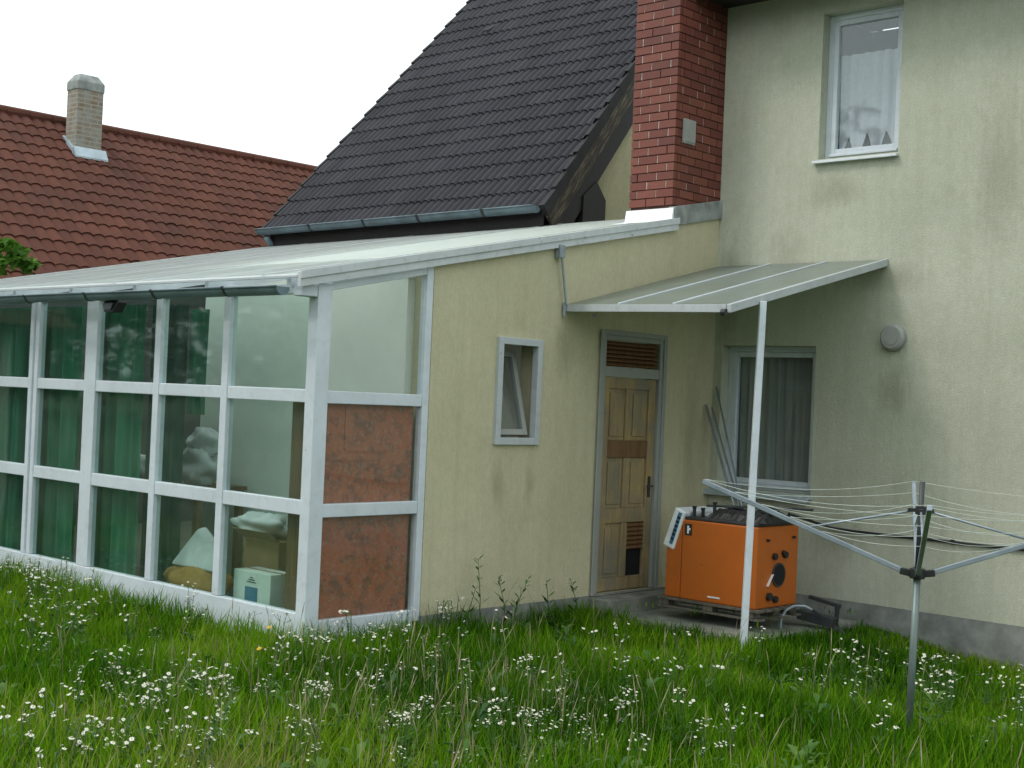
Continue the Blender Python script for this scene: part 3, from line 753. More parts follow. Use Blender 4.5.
cab = thing('cabinet', 'brown cabinet with mottled red side standing in the sunroom corner', 'cabinet', (-.25,-4.55,-.04))
m = MB(); m.box(-.46,-.094,-4.95,-4.04,-.04,1.66); m.build('carcass', M['cab_wood'], cab, bevel=.005)
m = MB(); m.box(-.092,-.080,-4.955,-4.035,-.04,.845); m.box(-.092,-.080,-4.955,-4.035,.853,1.655)
m.box(-.079,-.074,-4.80,-4.35,1.29,1.31); m.box(-.079,-.074,-4.9,-4.45,1.22,1.235); m.box(-.079,-.074,-4.74,-4.72,1.3,1.64)
m.build('side_board', M['marbled'], cab)
bx = thing('carton', 'white carton with a dark blue label standing low behind the glass', 'carton', (-.78,-4.85,-.04))
m = MB(); m.box(-1.08,-.60,-4.98,-4.74,-.04,.30); m.build('box', M['white_carton'], bx, bevel=.004)
m = MB(); m.box(-.92,-.76,-4.984,-4.981,.05,.18); m.build('label', M['blue_ink'], bx)
m = MB()
for k in range(3): m.box(-.90+.02*k,-.78-.02*k,-4.9835,-4.981,.215+.018*k,.222+.018*k)
m.build('print', M['steel_dark'], bx)
m = MB(); m.box(-1.081,-.599,-4.875,-4.845,.301,.303); m.build('tape', M['carton'], bx)
bx = thing('carton', 'open brown cardboard box behind the white carton', 'carton', (-.72,-4.5,-.04))
m = MB(); m.box(-1.46,-.98,-4.62,-4.26,-.04,.50); m.build('box', M['carton'], bx, bevel=.003)
for pts in ([(-1.46,-4.62,.50),(-.98,-4.62,.50),(-.97,-4.74,.58),(-1.48,-4.74,.58)], [(-1.46,-4.26,.50),(-.98,-4.26,.50),(-.98,-4.18,.58),(-1.46,-4.18,.58)]):
    m = MB(); m.prism(pts, (0,.004,.004)); m.build('flap', M['carton'], bx)
m = MB(); m.blob((-1.36,-4.50,.60),(.34,.15,.10),3,.3,nu=34,nv=18,crumple=.075); m.build('bag', M['white_cloth'], smooth=True, label='crumpled pale bag lying on the open cardboard box', cat='bag')
m = MB(); m.prism([(-2.16,-4.88,.20),(-1.50,-4.88,.20),(-1.60,-4.82,.38),(-1.88,-4.80,.54)], (0,.10,.02)); m.build('pillow', M['white_cloth'], bevel=.03, smooth=True, label='white triangular folded pillow resting on the ochre cushion', cat='pillow')
m = MB(); m.blob((-1.86,-4.78,.10),(.42,.2,.14),5,.15); m.build('cushion', M['ochre_cloth'], smooth=True, label='ochre brown cushion on the sunroom floor under the white pillow', cat='cushion')
tb = thing('table', 'low dark table behind the green curtains with bags on it', 'table', (-3.1,-4.3,-.04))
m = MB(); m.box(-4.15,-2.15,-4.62,-4.1,.82,.86); m.build('table_top', M['cab_wood'], tb, bevel=.004)
for (x,y) in ((-4.1,-4.58),(-2.21,-4.58),(-4.1,-4.14),(-2.21,-4.14)):
    m = MB(); m.box(x-.03,x+.03,y-.03,y+.03,-.04,.818); m.build('leg', M['cab_wood'], tb)
m = MB(); m.blob((-2.44,-4.42,1.02),(.22,.14,.18),8,.35,nu=34,nv=20,crumple=.075); m.blob((-2.42,-4.40,1.24),(.2,.1,.13),9,.3,nu=34,nv=20,crumple=.075); m.build('bag', M['white_cloth'], smooth=True, label='white crumpled plastic bag piled high on the dark table', cat='bag')
m = MB(); m.blob((-3.42,-4.5,.97),(.24,.12,.12),10,.25,nu=34,nv=20,crumple=.075); m.build('bag', M['white_cloth'], smooth=True, label='low white bag lying on the left part of the dark table', cat='bag')

# wall vent, cable
v = thing('wall_vent', 'round grey vent cap on the pale house wall', 'vent', (1.98,-.04,2.34))
m = MB(); m.tube([(1.98,-.001,2.455),(1.98,-.05,2.455)], .122, 28); m.tube([(1.98,-.051,2.455),(1.98,-.075,2.455)], [.122,.10], 28); m.build('cap', M['grey_plastic'], v, bevel=.004)
m = MB(); m.tube([(1.98,-.0755,2.455),(1.98,-.083,2.455)], .07, 24); m.build('hub', M['grey_plastic'], v)
cb = thing('cable', 'thin black cable running level along the house wall behind the clothes dryer', 'cable', (3,-.02,.6))
m = MB(); m.tube([(1.28,-.55,.80),(1.34,-.3,.74),(1.42,-.06,.67),(1.6,-.022,.655)]+[(1.6+.4*i,-.022,.655-.004*(i%2)) for i in range(1,19)], .013, 8); m.build('wire', M['cable'], cb, smooth=True)
for x in (2.62,4.2,5.9):
    m = MB(); m.box(x-.012,x+.012,-.04,-.001,.635,.675); m.build('clip', M['steel_dark'], cb)

# curtains of the house
def hem(u):
    t = (u*3.2) % 1.0; return .16*max(0, 1-abs(t-.5)*4) if .08 < u < .97 else 0
cur('curtain', 'white lace half curtain with notched hem in the upper window', curtain(1.20,1.85,.215,4.27,5.19,.018,.115,6,hem=hem,nz=8), M['lace'])
cur('curtain', 'dark grey green pleated curtain behind the lower house window', curtain(.14,1.13,.25,1.0,2.34,.03,.11,7), M['grey_curtain'])

# ------------------------------------------------------------------ canopy over the door
ca = thing('canopy', 'flat door canopy of grey panels on one white post', 'canopy', (.95,-1.2,GZ))
def cz(y): return 3.165+ (y)*(3.165-2.57)/2.42
CW = 1.885; CY = -2.45
def cyf(x): return -2.33-.17*x/CW          # the front edge runs slightly askew
m = MB()
q = [(.012,cyf(0)+.03),(CW-.04,cyf(CW)+.03),(CW-.04,-.012),(.012,-.012)]
m.add([(x,y,cz(y)) for x,y in q]+[(x,y,cz(y)+.012) for x,y in q], [(3,2,1,0),(4,5,6,7),(0,1,5,4),(1,2,6,5),(2,3,7,6),(3,0,4,7)]); m.build('panel', M['canopy_sheet'], ca)
for x in (.62,1.24):
    y = cyf(x)+.03; m = MB(); m.prism([(x,y,cz(y)+.013),(x,-.012,cz(-.012)+.013),(x,-.012,cz(-.012)+.022),(x,y,cz(y)+.022)], (.025,0,0)); m.build('seam_strip', M['white_frame'], ca)
m = MB()
m.beam((.005,cyf(0),cz(-2.33)-.02),(CW-.042,cyf(CW),cz(-2.5)-.02),.045,.062)
m.prism([(CW-.038,-2.52,cz(-2.52)-.05),(CW-.038,-.005,cz(-.005)-.05),(CW-.038,-.005,cz(-.005)+.018),(CW-.038,-2.52,cz(-2.52)+.018)], (.04,0,0))
m.prism([(.005,-2.29,cz(-2.29)-.05),(.005,-.06,cz(-.06)-.05),(.005,-.06,cz(-.06)-.002),(.005,-2.29,cz(-2.29)-.002)], (.035,0,0))
m.build('frame', M['old_white'], ca, bevel=.004)
CY = -2.5
m = MB(); m.box(0.04,CW-.04,-.05,-.004,cz(-.03)-.05,cz(-.03)-.004); m.build('wall_batten', M['old_white'], ca)
m = MB(); m.tube([(CW+.025,-2.10,cz(-2.10)-.03),(CW+.02,-2.18,GZ-.05)], .038, 4); m.build('post', M['white_frame'], ca, bevel=.006)
m = MB(); m.tube([(.055,-2.47,rz(-2.47)-.14),(.05,-2.37,2.60)], .011, 8); m.box(.022,.075,-2.51,-2.44,rz(-2.47)-.19,rz(-2.47)-.08); m.tube([(.03,-2.37,2.62),(.03,-2.37,2.50)],.014,8)
m.build('hanger', M['steel'], ca)
m = MB(); m.tube([(CW-.07,CY-.035,cz(CY)-.05),(CW-.03,CY-.035,cz(CY)-.05)], .028, 10); m.tube([(.5,CY-.02,cz(CY)-.07),(.5,CY-.02,cz(CY)-.05)],.015,8); m.build('bracket', M['steel_dark'], ca)

# ------------------------------------------------------------------ boiler on pallet
pa = thing('pallet', 'low wooden pallet carrying the orange boiler', 'pallet', (1.05,-1.1,-.065))
BX0,BX1,BY0,BY1 = .585,1.545,-1.47,-.80
m = MB()
for i in range(6):
    y = BY0-.03+i*.135; m.box(BX0-.05,BX1+.06,y,y+.09,.008,.028)
m.build('deck_board', M['pallet'], pa)
for x in (BX0, 1.06, BX1-.06):
    for y in (BY0-.02, -1.16, BY1-.1):
        m = MB(); m.box(x-.04,x+.06,y,y+.1,-.044,.007); m.build('block', M['pallet'], pa, bevel=.004)
m = MB()
for y in (BY0-.02, -1.16, BY1-.1): m.box(BX0-.05,BX1+.06,y,y+.1,-.064,-.046)
m.build('bottom_board', M['pallet'], pa)
bo = thing('boiler', 'old orange boiler with white control panel standing on a pallet', 'boiler', (1.08,-1.13,.03))
BT = .735
m = MB(); m.box(BX0+.17,BX1,BY0,BY1,.029,BT); m.build('body', M['orange'], bo, bevel=.012)
m = MB(); m.prism([(BX0,BY0+.004,.03),(BX0+.164,BY0+.004,.03),(BX0+.164,BY0+.004,BT-.02),(BX0+.1,BY0+.004,BT-.02),(BX0+.0,BY0+.004,.46)], (0,BY1-BY0-.008,0)); m.build('front_cover', M['orange'], bo, bevel=.01)
m = MB(); m.prism([(BX0-.035,BY0-.012,.49),(BX0+.085,BY0-.012,.45),(BX0+.20,BY0-.012,.80),(BX0+.09,BY0-.012,.84)], (0,BY1-BY0+.02,0)); cpn = m.build('control_panel', M['panel_white'], bo, bevel=.015)
m = MB()
for k in range(7):
    t = .12+k*.11; p0 = Vector((BX0+.025+t*.115, BY0-.0155, .47+t*.35))
    m.prism([p0, p0+Vector((.035,0,-.010)), p0+Vector((.035+.022,0,-.010+.055)), p0+Vector((.022,0,.055))], (0,.003,0))
m.build('lettering', M['blue_ink'], cpn)
m = MB(); m.box(BX0+.20,BX0+.275,BY0-.004,BY0,.60,.70,0); m.box(BX0+.228,BX0+.247,BY0-.007,BY0-.0045,.615,.685,1); m.box(BX0+.247,BX0+.262,BY0-.007,BY0-.0045,.645,.665,1); m.build('switch_plate', [M['black_plastic'],M['panel_white']], bo)
m = MB(); m.box(BX0+.19,BX1-.01,BY0+.01,BY1-.01,BT+.002,BT+.03); m.build('top_plate', M['steel_dark'], bo, bevel=.006)
m = MB(); m.tube([(BX1+.001,-1.12,.31),(BX1+.012,-1.12,.31)], .105, 24); m.build('flue_rim', M['steel_dark'], bo)
m = MB(); m.disc((BX1+.0135,-1.12,.31), .09, (1,0,0), 24); m.build('flue_dark_disc', M['black'], bo)  # flat black disc stands for the darkness inside the flue
for (y,z,r) in ((-1.2,.475,.03),(-1.03,.48,.03),(-1.27,.13,.035),(-1.17,.10,.03),(-1.32,.62,.012),(-.9,.63,.012),(-1.06,.50,.022)): 
    m = MB(); m.tube([(BX1+.001,y,z),(BX1+.03,y,z)], r, 10); m.build('pipe_stub', M['black_plastic'], bo)
m = MB(); m.beam((BX1+.006,-1.30,.22),(BX1+.006,-1.22,.32),.004,.03,up=(1,0,0)); m.box(BX0+.47,BX0+.6,BY0-.004,BY0,.075,.088); m.build('paper_label', M['panel_white'], bo)
for (x,y,h) in ((BX0+.23,-1.38,.07),(BX0+.31,-1.36,.06),(BX0+.42,-1.34,.12)):
    m = MB(); m.tube([(x,y,BT+.03),(x,y,BT+.03+h),(x,y,BT+.05+h)], [.016,.016,.024], 8); m.build('valve', M['black_plastic'], bo)
# black sheet and boards on the boiler
m = MB(); nx_, ny_ = 22, 12; vs = []
rs = random.Random(9)
for j in range(ny_+1):
    for i in range(nx_+1):
        e = min(i, nx_-i, j, ny_-j)
        z = BT+.034 + (.055+.035*rs.random())*min(1, e/1.5)
        vs.append((.98+.60*i/nx_, -1.44+.50*j/ny_+.01*rs.random(), z if e else BT+.032))
m.add(vs, [(j*(nx_+1)+i,j*(nx_+1)+i+1,(j+1)*(nx_+1)+i+1,(j+1)*(nx_+1)+i) for j in range(ny_) for i in range(nx_)])
m.build('tarpaulin', M['black_plastic'], label='crumpled black tarpaulin folded on top of the boiler', cat='tarpaulin')
for k,(p0,p1,w,h,lab) in enumerate((((.88,-1.28,.862),(1.74,-.90,.885),.07,.018,'dark narrow board lying uppermost across the black tarpaulin'),((1.0,-1.1,.845),(1.62,-1.28,.849),.05,.012,'short dark lath lying beneath the upper board on the tarpaulin'))):
    m = MB(); m.beam(p0,p1,w,h); m.build('board', M['steel_dark'], bevel=.002, label=lab, cat='board')
m = MB(); m.beam((.86,-1.3,.778),(1.0,-1.22,.80),.1,.02); m.build('paper', M['white_cloth'], label='scrap of white paper on the boiler beside the valves', cat='paper')
for (p0,p1,r,lab) in (((.03,-.145,1.768),(1.005,-.522,-.06),.013,'thicker grey rod of the leaning pair in the wall corner behind the boiler'),
                      ((.07,-.10,1.75),(1.05,-.50,-.06),.010,'thin rod leaning close beside the thicker grey rod in the wall corner'),
                      ((.06,-.02,1.955),(1.056,-.575,-.06),.010,'dark thin rod leaning highest, across the left reveal of the lower window')):
    m = MB(); m.tube([p0,p1], r, 8); m.build('rod', M['steel'] if r > .0 else M['steel_dark'], smooth=True, label=lab, cat='rod')
# scrap beside the boiler
hp = thing('hand_cart', 'dark tubular hand cart with a curved grey hoop lying beside the boiler', 'cart', (1.75,-.7,-.07))
m = MB(); m.tube([(1.58,-1.10,-.2),(1.575,-1.09,-.08),(1.60,-1.06,.0),(1.66,-1.02,.045),(1.74,-.98,.05),(1.80,-.95,.02)], .013, 8); m.build('hoop', M['steel'], hp, smooth=True)
m = MB(); m.beam((1.56,-.60,.08),(1.86,-.58,.03),.04,.03); m.beam((1.85,-.60,.04),(1.83,-.60,-.16),.03,.03); m.beam((1.57,-.60,.08),(1.57,-.60,-.12),.03,.03); m.beam((1.56,-.75,-.06),(1.9,-.72,-.10),.12,.08); m.build('frame', M['steel_dark'], hp)
m = MB(); m.beam((1.70,-.80,.0),(2.0,-.74,-.18),.02,.03); m.build('handle', M['steel_dark'], hp)

# ------------------------------------------------------------------ rotary clothes dryer
DXY = Vector((4.20,-3.90,0))
dr = thing('clothes_dryer', 'grey rotary clothes dryer with four raised arms standing in the grass', 'clothes dryer', (DXY.x,DXY.y,GZ))
lean = Vector((.016,.002,0))
def dp_(z): return DXY + lean*(z+.2) + Vector((0,0,z))
m = MB(); m.tube([dp_(GZ-.1), dp_(.82)], .022, 14); m.build('pole', M['alu'], dr, smooth=True)
m = MB(); m.tube([dp_(.80), dp_(1.36)], .016, 12); m.build('upper_pole', M['steel_dark'], dr, smooth=True)
m = MB(); m.tube([dp_(.785), dp_(.845)], .045, 12)
ca_yaw = math.atan2(7.63,-3.78)           # direction away from the camera
arms = [ca_yaw+R_(2.0)+math.pi/2*k for k in range(4)]
for a in arms:
    dv = Vector((math.cos(a),math.sin(a),0)); m.beam(dp_(.815)+dv*.03, dp_(.825)+dv*.10, .04, .04)
m.build('hub', M['black_plastic'], dr, bevel=.004)
AL, AH = 1.29, .47
tips = []
for a in arms:
    dv = Vector((math.cos(a),math.sin(a),0)); p0 = dp_(.82)+dv*.07; p1 = dp_(.82)+dv*AL+Vector((0,0,AH)); tips.append((p0,p1))
    m = MB(); m.beam(p0,p1,.026,.030); m.build('arm', M['steel'], dr, bevel=.004)
    m = MB(); q = p0.lerp(p1,.46); m.tube([dp_(1.19)+dv*.03, q+Vector((0,0,.015))], .007, 8); m.build('strut', M['steel'], dr, smooth=True)
m = MB(); m.tube([dp_(1.165),dp_(1.215)], .032, 12)
for a in arms:
    dv = Vector((math.cos(a),math.sin(a),0)); m.beam(dp_(1.19)+dv*.02, dp_(1.19)+dv*.075, .022, .022)
m.build('strut_ring', M['black_plastic'], dr, bevel=.003)
m = MB(); rl = random.Random(4)
for t in (.40,.56,.70,.84,.985):
    for k in range(4):
        a = tips[k][0].lerp(tips[k][1],t)+Vector((0,0,.02)); b = tips[(k+1)%4][0].lerp(tips[(k+1)%4][1],t)+Vector((0,0,.02))
        sag = .02+.05*rl.random()
        m.tube([a.lerp(b,i/10)-Vector((0,0,sag*4*(i/10)*(1-i/10))) for i in range(11)], .0016, 5)
m.build('washing_line', M['line'], dr, smooth=True)

# ------------------------------------------------------------------ neighbour's house with the red roof
nh = thing('neighbour_house', 'neighbouring house with a large red tiled roof behind the sunroom', 'house', (-13,3,GZ))
PN = R_(40); RXN, RZN, EXN = -13.0, 5.97, -8.75
hn_ = (EXN-RXN); ezn = RZN-hn_*math.tan(PN)
tile_roof('roof', (EXN,-8,ezn), (0,1,0), (-math.cos(PN),0,math.sin(PN)), 24, hn_/math.cos(PN), M['red_tile'], nh, gauge=.29, period=.19, tile=.19, amp=.026, step=.024, seed=8)
tile_roof('roof', (2*RXN-EXN,16,ezn), (0,-1,0), (math.cos(PN),0,math.sin(PN)), 24, hn_/math.cos(PN), M['red_tile'], nh, gauge=.67, period=.48, tile=.48, seed=9)
m = MB()
for i in range(60):
    y = -8+i*.4; m.tube([(RXN,y,RZN+.02),(RXN,y+.43,RZN+.035)], [.10,.085], 10)
m.build('ridge_cap', M['red_tile'], nh)
m = MB(); m.box(EXN-.7,EXN-.4,-7.6,15.6,GZ-.2,ezn+.25); m.box(2*RXN-EXN+.4,2*RXN-EXN+.7,-7.6,15.6,GZ-.2,ezn+.25)
for y in (-7.6,15.3): m.prism([(EXN-.4,y,GZ-.2),(2*RXN-EXN+.4,y,GZ-.2),(2*RXN-EXN+.4,y,ezn+.2),(RXN,y,RZN-.2),(EXN-.4,y,ezn+.2)], (0,.3,0))
m.build('wall', M['house'], nh)
m = MB(); X0c,X1c,Y0c,Y1c = -12.62,-12.28,-.19-.0,.31
Y0c,Y1c = -.34,.12
m.box(X0c,X1c,Y0c,Y1c,5.0,6.52); nc = m.build('chimney', M['old_brick'], nh, bevel=.01)
m = MB(); m.add([(X0c-.012,Y0c-.012,6.44),(X1c+.012,Y0c-.012,6.44),(X1c+.012,Y1c+.012,6.44),(X0c-.012,Y1c+.012,6.44),
                 (X0c-.012,Y0c-.012,6.58),(X1c+.012,Y0c-.012,6.58),(X1c+.012,Y1c+.012,6.58),(X0c-.012,Y1c+.012,6.58),
                 (X0c+.07,Y0c+.07,6.71),(X1c-.07,Y0c+.07,6.71),(X1c-.07,Y1c-.07,6.71),(X0c+.07,Y1c-.07,6.71)],
                [(0,1,5,4),(1,2,6,5),(2,3,7,6),(3,0,4,7),(4,5,9,8),(5,6,10,9),(6,7,11,10),(7,4,8,11),(8,9,10,11),(3,2,1,0)])
m.build('chimney_cap', M['cement'], nc, bevel=.015)
m = MB()
def rn(x): return RZN-(x-RXN)*math.tan(PN)
for (ya) in (Y0c-.05, Y1c): m.prism([(X0c,ya,rn(X0c)-.02),(X1c+.02,ya,rn(X1c+.02)-.02),(X1c+.02,ya,rn(X1c)+.10),(X0c,ya,rn(X0c)+.06)], (0,.05,0))
m.prism([(X1c+.001,Y0c-.06,rn(X1c)+.03),(X1c+.03,Y0c-.06,rn(X1c)+.14),(X1c+.04,Y0c-.06,rn(X1c)+.14),(X1c+.13,Y0c-.06,rn(X1c+.13)+.09),(X1c+.13,Y0c-.06,rn(X1c+.13)+.06)], (0,Y1c-Y0c+.12,0))
m.build('flashing', M['zinc'], nc)

# ------------------------------------------------------------------ trees and woodland
def leaves(name, centers, n_per, spread, size, m, parent, seed):
    rg = np.random.default_rng(seed); C = []
    for c, r in centers:
        d = rg.normal(size=(n_per,3)); d /= np.linalg.norm(d,axis=1)[:,None]
        C.append(np.array(c)+d*(np.array(r)*(rg.random((n_per,1))**.45)))
    C = np.concatenate(C); n = len(C)
    a = rg.normal(size=(n,3)); a /= np.linalg.norm(a,axis=1)[:,None]
    b = np.cross(a, rg.normal(size=(n,3))); b /= np.linalg.norm(b,axis=1)[:,None]
    s = size*rg.uniform(.6,1.3,(n,1))
    V = np.stack([C-a*s*.5, C+b*s*.28, C+a*s*.5, C-b*s*.28], 1).reshape(-1,3)
    F = np.arange(4*n).reshape(n,4); t = np.repeat(np.clip(rg.normal(.5,.25,n),0,1),4)
    org = (float(C[:,0].mean()), float(C[:,1].mean()), float(V[:,2].min()))
    return npmesh(name, V, F, m, tint=t, org=org, parent=parent)
tr = thing('tree', 'young leafy tree at the left edge before the red roof', 'tree', (-9.0,-3.9,GZ))
rt_ = random.Random(2); m = MB()
m.tube([(-9.0,-3.9,GZ-.1),(-9.02,-3.88,1.0),(-8.97,-3.8,2.2),(-8.95,-3.75,3.1)], [.07,.055,.035,.012], 8)
cent = []
for k in range(9):
    a = k*2.4; h = 1.7+k*.17; r = .5+.25*rt_.random()-.03*k
    e = (-8.98+r*math.cos(a), -3.8+r*math.sin(a), h+.35); m.tube([(-8.98,-3.82,h-.1),((-8.98+e[0])/2,(-3.82+e[1])/2,h+.18),e], [.022,.015,.006], 6)
    cent.append((e,(.30,.30,.24)))
cent += [((-8.5,-3.15,3.30),(.16,.16,.17)),((-8.5,-3.28,3.40),(.13,.13,.13)),((-8.5,-3.0,3.2),(.12,.12,.1)),((-8.75,-3.55,3.35),(.22,.22,.22)),((-8.95,-3.75,3.2),(.3,.3,.25)),((-8.6,-3.35,3.18),(.2,.2,.15))]
m.build('trunk', M['bark'], tr, smooth=True)
leaves('crown', cent, 75, 1, .13, M['leaf'], tr, 4)
# woodland across the meadow behind the viewer, mirrored in the panes
rg = np.random.default_rng(5); cent = []
for k in range(70):
    x = -75+k*1.7+rg.normal(0,.6); y = -38+rg.normal(0,2)-(.0 if x < -20 else .0); h = 11.5+2.5*math.sin(k*.5)+rg.normal(0,1.6)
    for j in range(3): cent.append(((x+rg.normal(0,1), y+rg.normal(0,1), h*(.28+.3*j)),(2.0,2.0,h*.22)))
wd = leaves('woodland', cent, 130, 1, .75, M['wood_leaf'], None, 6); tag(wd, 'dark row of far off trees seen only as a mirrored mass in the panes', 'woodland', kind='stuff')

# ------------------------------------------------------------------ meadow
def vnoise(x, y, s, seed):
    rg2 = np.random.default_rng(seed); G = rg2.random((64,64)); xx = (x*s) % 63; yy = (y*s) % 63
    i = xx.astype(int); j = yy.astype(int); fx = xx-i; fy = yy-j; fx = fx*fx*(3-2*fx); fy = fy*fy*(3-2*fy)
    return (G[i,j]*(1-fx)+G[i+1,j]*fx)*(1-fy)+(G[i,j+1]*(1-fx)+G[i+1,j+1]*fx)*fy
def allowed(x, y):
    ok = ~((x < .03) & (y > -5.13)); ok &= ~((x > -.1) & (y > -.03))
    return ok
def padmask(x, y): return (x > -.02) & (x < 1.78) & (y > -1.84)
def blades(N, x0, x1, y0, y1, hmin, hmax, wid, seed, tbias=0.):
    r = np.random.default_rng(seed); x = r.uniform(x0,x1,N); y = r.uniform(y0,y1,N)
    ok = allowed(x,y); pm = padmask(x,y); ok &= ~(pm & (r.random(N) > .03)); x = x[ok]; y = y[ok]; pm = pm[ok]; n = len(x)
    cl = vnoise(x+50,y+50,1.3,seed+1); c2 = vnoise(x+50,y+50,4.5,seed+2)
    h = hmin+(hmax-hmin)*(.55*cl+.45*c2)*r.uniform(.55,1.35,n)
    h = np.where(pm, h*.45, h)*np.interp(-y,[0,2.5,5.0],[.55,.8,1.0])
    h = h*np.where((y > -5.75) & (y < -4.9) & (x < .2), 1.3, 1)*np.where((x > 0) & (x < 2.2) & (y < -1.8) & (y > -2.9), 1.25, 1)
    az = r.uniform(0,2*np.pi,n); bend = r.uniform(.1,.75,n)*h; w = wid*r.uniform(.6,1.4,n)
    dx, dy = np.cos(az), np.sin(az); px, py = -dy, dx
    sx = np.clip((x-1.9)/1.3,0,1); sy = np.clip((y+4.5)/3.3,0,1)
    z0 = GZ-.02-.15*sx*sx*(3-2*sx)*sy*sy*(3-2*sy)+np.where(pm,.16,0)
    def P(t, b, s): return np.stack([x+dx*bend*b+px*w*s, y+dy*bend*b+py*w*s, z0+h*t], 1)
    V = np.stack([P(0,0,-.5),P(0,0,.5),P(.55,.28,-.42),P(.55,.28,.42),P(1,1,-.06),P(1,1,.06)],1).reshape(-1,3)
    o = np.arange(n)[:,None]*6
    F = np.concatenate([o+np.array([0,1,3,2]), o+np.array([2,3,5,4])],1).reshape(-1,4)
    t = np.clip(.47+.75*(vnoise(x+80,y+80,.7,500)-.5)+.45*(vnoise(x+80,y+80,2.6,501)-.5)+r.normal(0,.15,n)+tbias+np.where(r.random(n)<.035,.5,0),0,1)
    return V, F, np.repeat(t,6)
parts = [blades(135000,-6.5,7,-9.2,-.03,.08,.27,.010,21), blades(40000,-9,9,-10.5,-.03,.08,.25,.011,41), blades(26000,.0,6,-9.0,-3.5,.18,.36,.008,61,.08)]
Vt=[];Ft=[];Tt=[];b0=0
for V,F,t in parts: Vt.append(V);Ft.append(F+b0);Tt.append(t);b0+=len(V)
go_ = npmesh('grass', np.concatenate(Vt), np.concatenate(Ft), M['grass'], tint=np.concatenate(Tt))
tag(go_, 'long green unmown meadow grass in front of the sunroom', 'grass', kind='stuff')
# dry seed stems
r = np.random.default_rng(77); n = 1100
cx = np.concatenate([r.normal(2.5,.9,n//2), r.uniform(-1,6.5,n-n//2)]); cy = np.concatenate([r.normal(-6.3,1.0,n//2), r.uniform(-9,-3,n-n//2)])
ok = allowed(cx,cy) & ~padmask(cx,cy); cx = cx[ok]; cy = cy[ok]; n = len(cx)
h = r.uniform(.22,.5,n); az = r.uniform(0,6.28,n); dx,dy = np.cos(az),np.sin(az); bd = h*r.uniform(.05,.5,n); w = .0022
def Q(t,b,ww): return np.stack([cx+dx*bd*b-dy*ww, cy+dy*bd*b+dx*ww, GZ+h*t],1)
V = np.stack([Q(0,0,-w/2),Q(0,0,w/2),Q(.72,.5,-w/2),Q(.72,.5,w/2),Q(.84,.72,-.0035),Q(.84,.72,.0035),Q(1,1,-.001),Q(1,1,.001)],1).reshape(-1,3)
o = np.arange(n)[:,None]*8
F = np.concatenate([o+np.array([0,1,3,2]),o+np.array([2,3,5,4]),o+np.array([4,5,7,6])],1).reshape(-1,4)
dg = npmesh('dry_grass', V, F, M['dry'], tint=np.repeat(r.random(n),8)); tag(dg, 'thin dry seed stems scattered through the meadow', 'grass', kind='stuff')

r = np.random.default_rng(91); n0 = 340
wx = np.concatenate([r.normal(2.6,1.1,n0//2), r.uniform(-4,6.5,n0//2)]); wy = np.concatenate([r.normal(-6.8,1.0,n0//2), r.uniform(-8.8,-2.6,n0//2)])
ok = allowed(wx,wy) & ~padmask(wx,wy); wx = wx[ok]; wy = wy[ok]; Vw=[]; Tw=[]
for a, b in zip(wx, wy):
    tt = r.uniform(0,1); hh = r.uniform(.05,.20)
    for k in range(r.integers(6,13)):
        an = r.uniform(0,6.28); ln_ = r.uniform(.06,.14); w2 = ln_*.17; z = GZ+hh*r.uniform(.4,1); dx, dy = math.cos(an), math.sin(an); up_ = r.uniform(.2,.9)*ln_
        Vw.append([(a+dx*.01,b+dy*.01,z),(a+dx*ln_*.55-dy*w2,b+dy*ln_*.55+dx*w2,z+up_*.75),(a+dx*ln_,b+dy*ln_,z+up_*.8),(a+dx*ln_*.55+dy*w2,b+dy*ln_*.55-dx*w2,z+up_*.75)]); Tw.append(tt)
Vw = np.array(Vw).reshape(-1,3); Fw = np.arange(len(Vw)).reshape(-1,4)
M['weedleaf'] = leafmat('broad weed leaves', [(0,(.03,.085,.02)),(.6,(.06,.15,.03)),(1,(.13,.22,.05))], .25)
lw = npmesh('ground_cover', Vw, Fw, M['weedleaf'], tint=np.repeat(np.array(Tw),4)); tag(lw, 'low broad leaved weeds mixed into the meadow grass', 'weeds', kind='stuff')

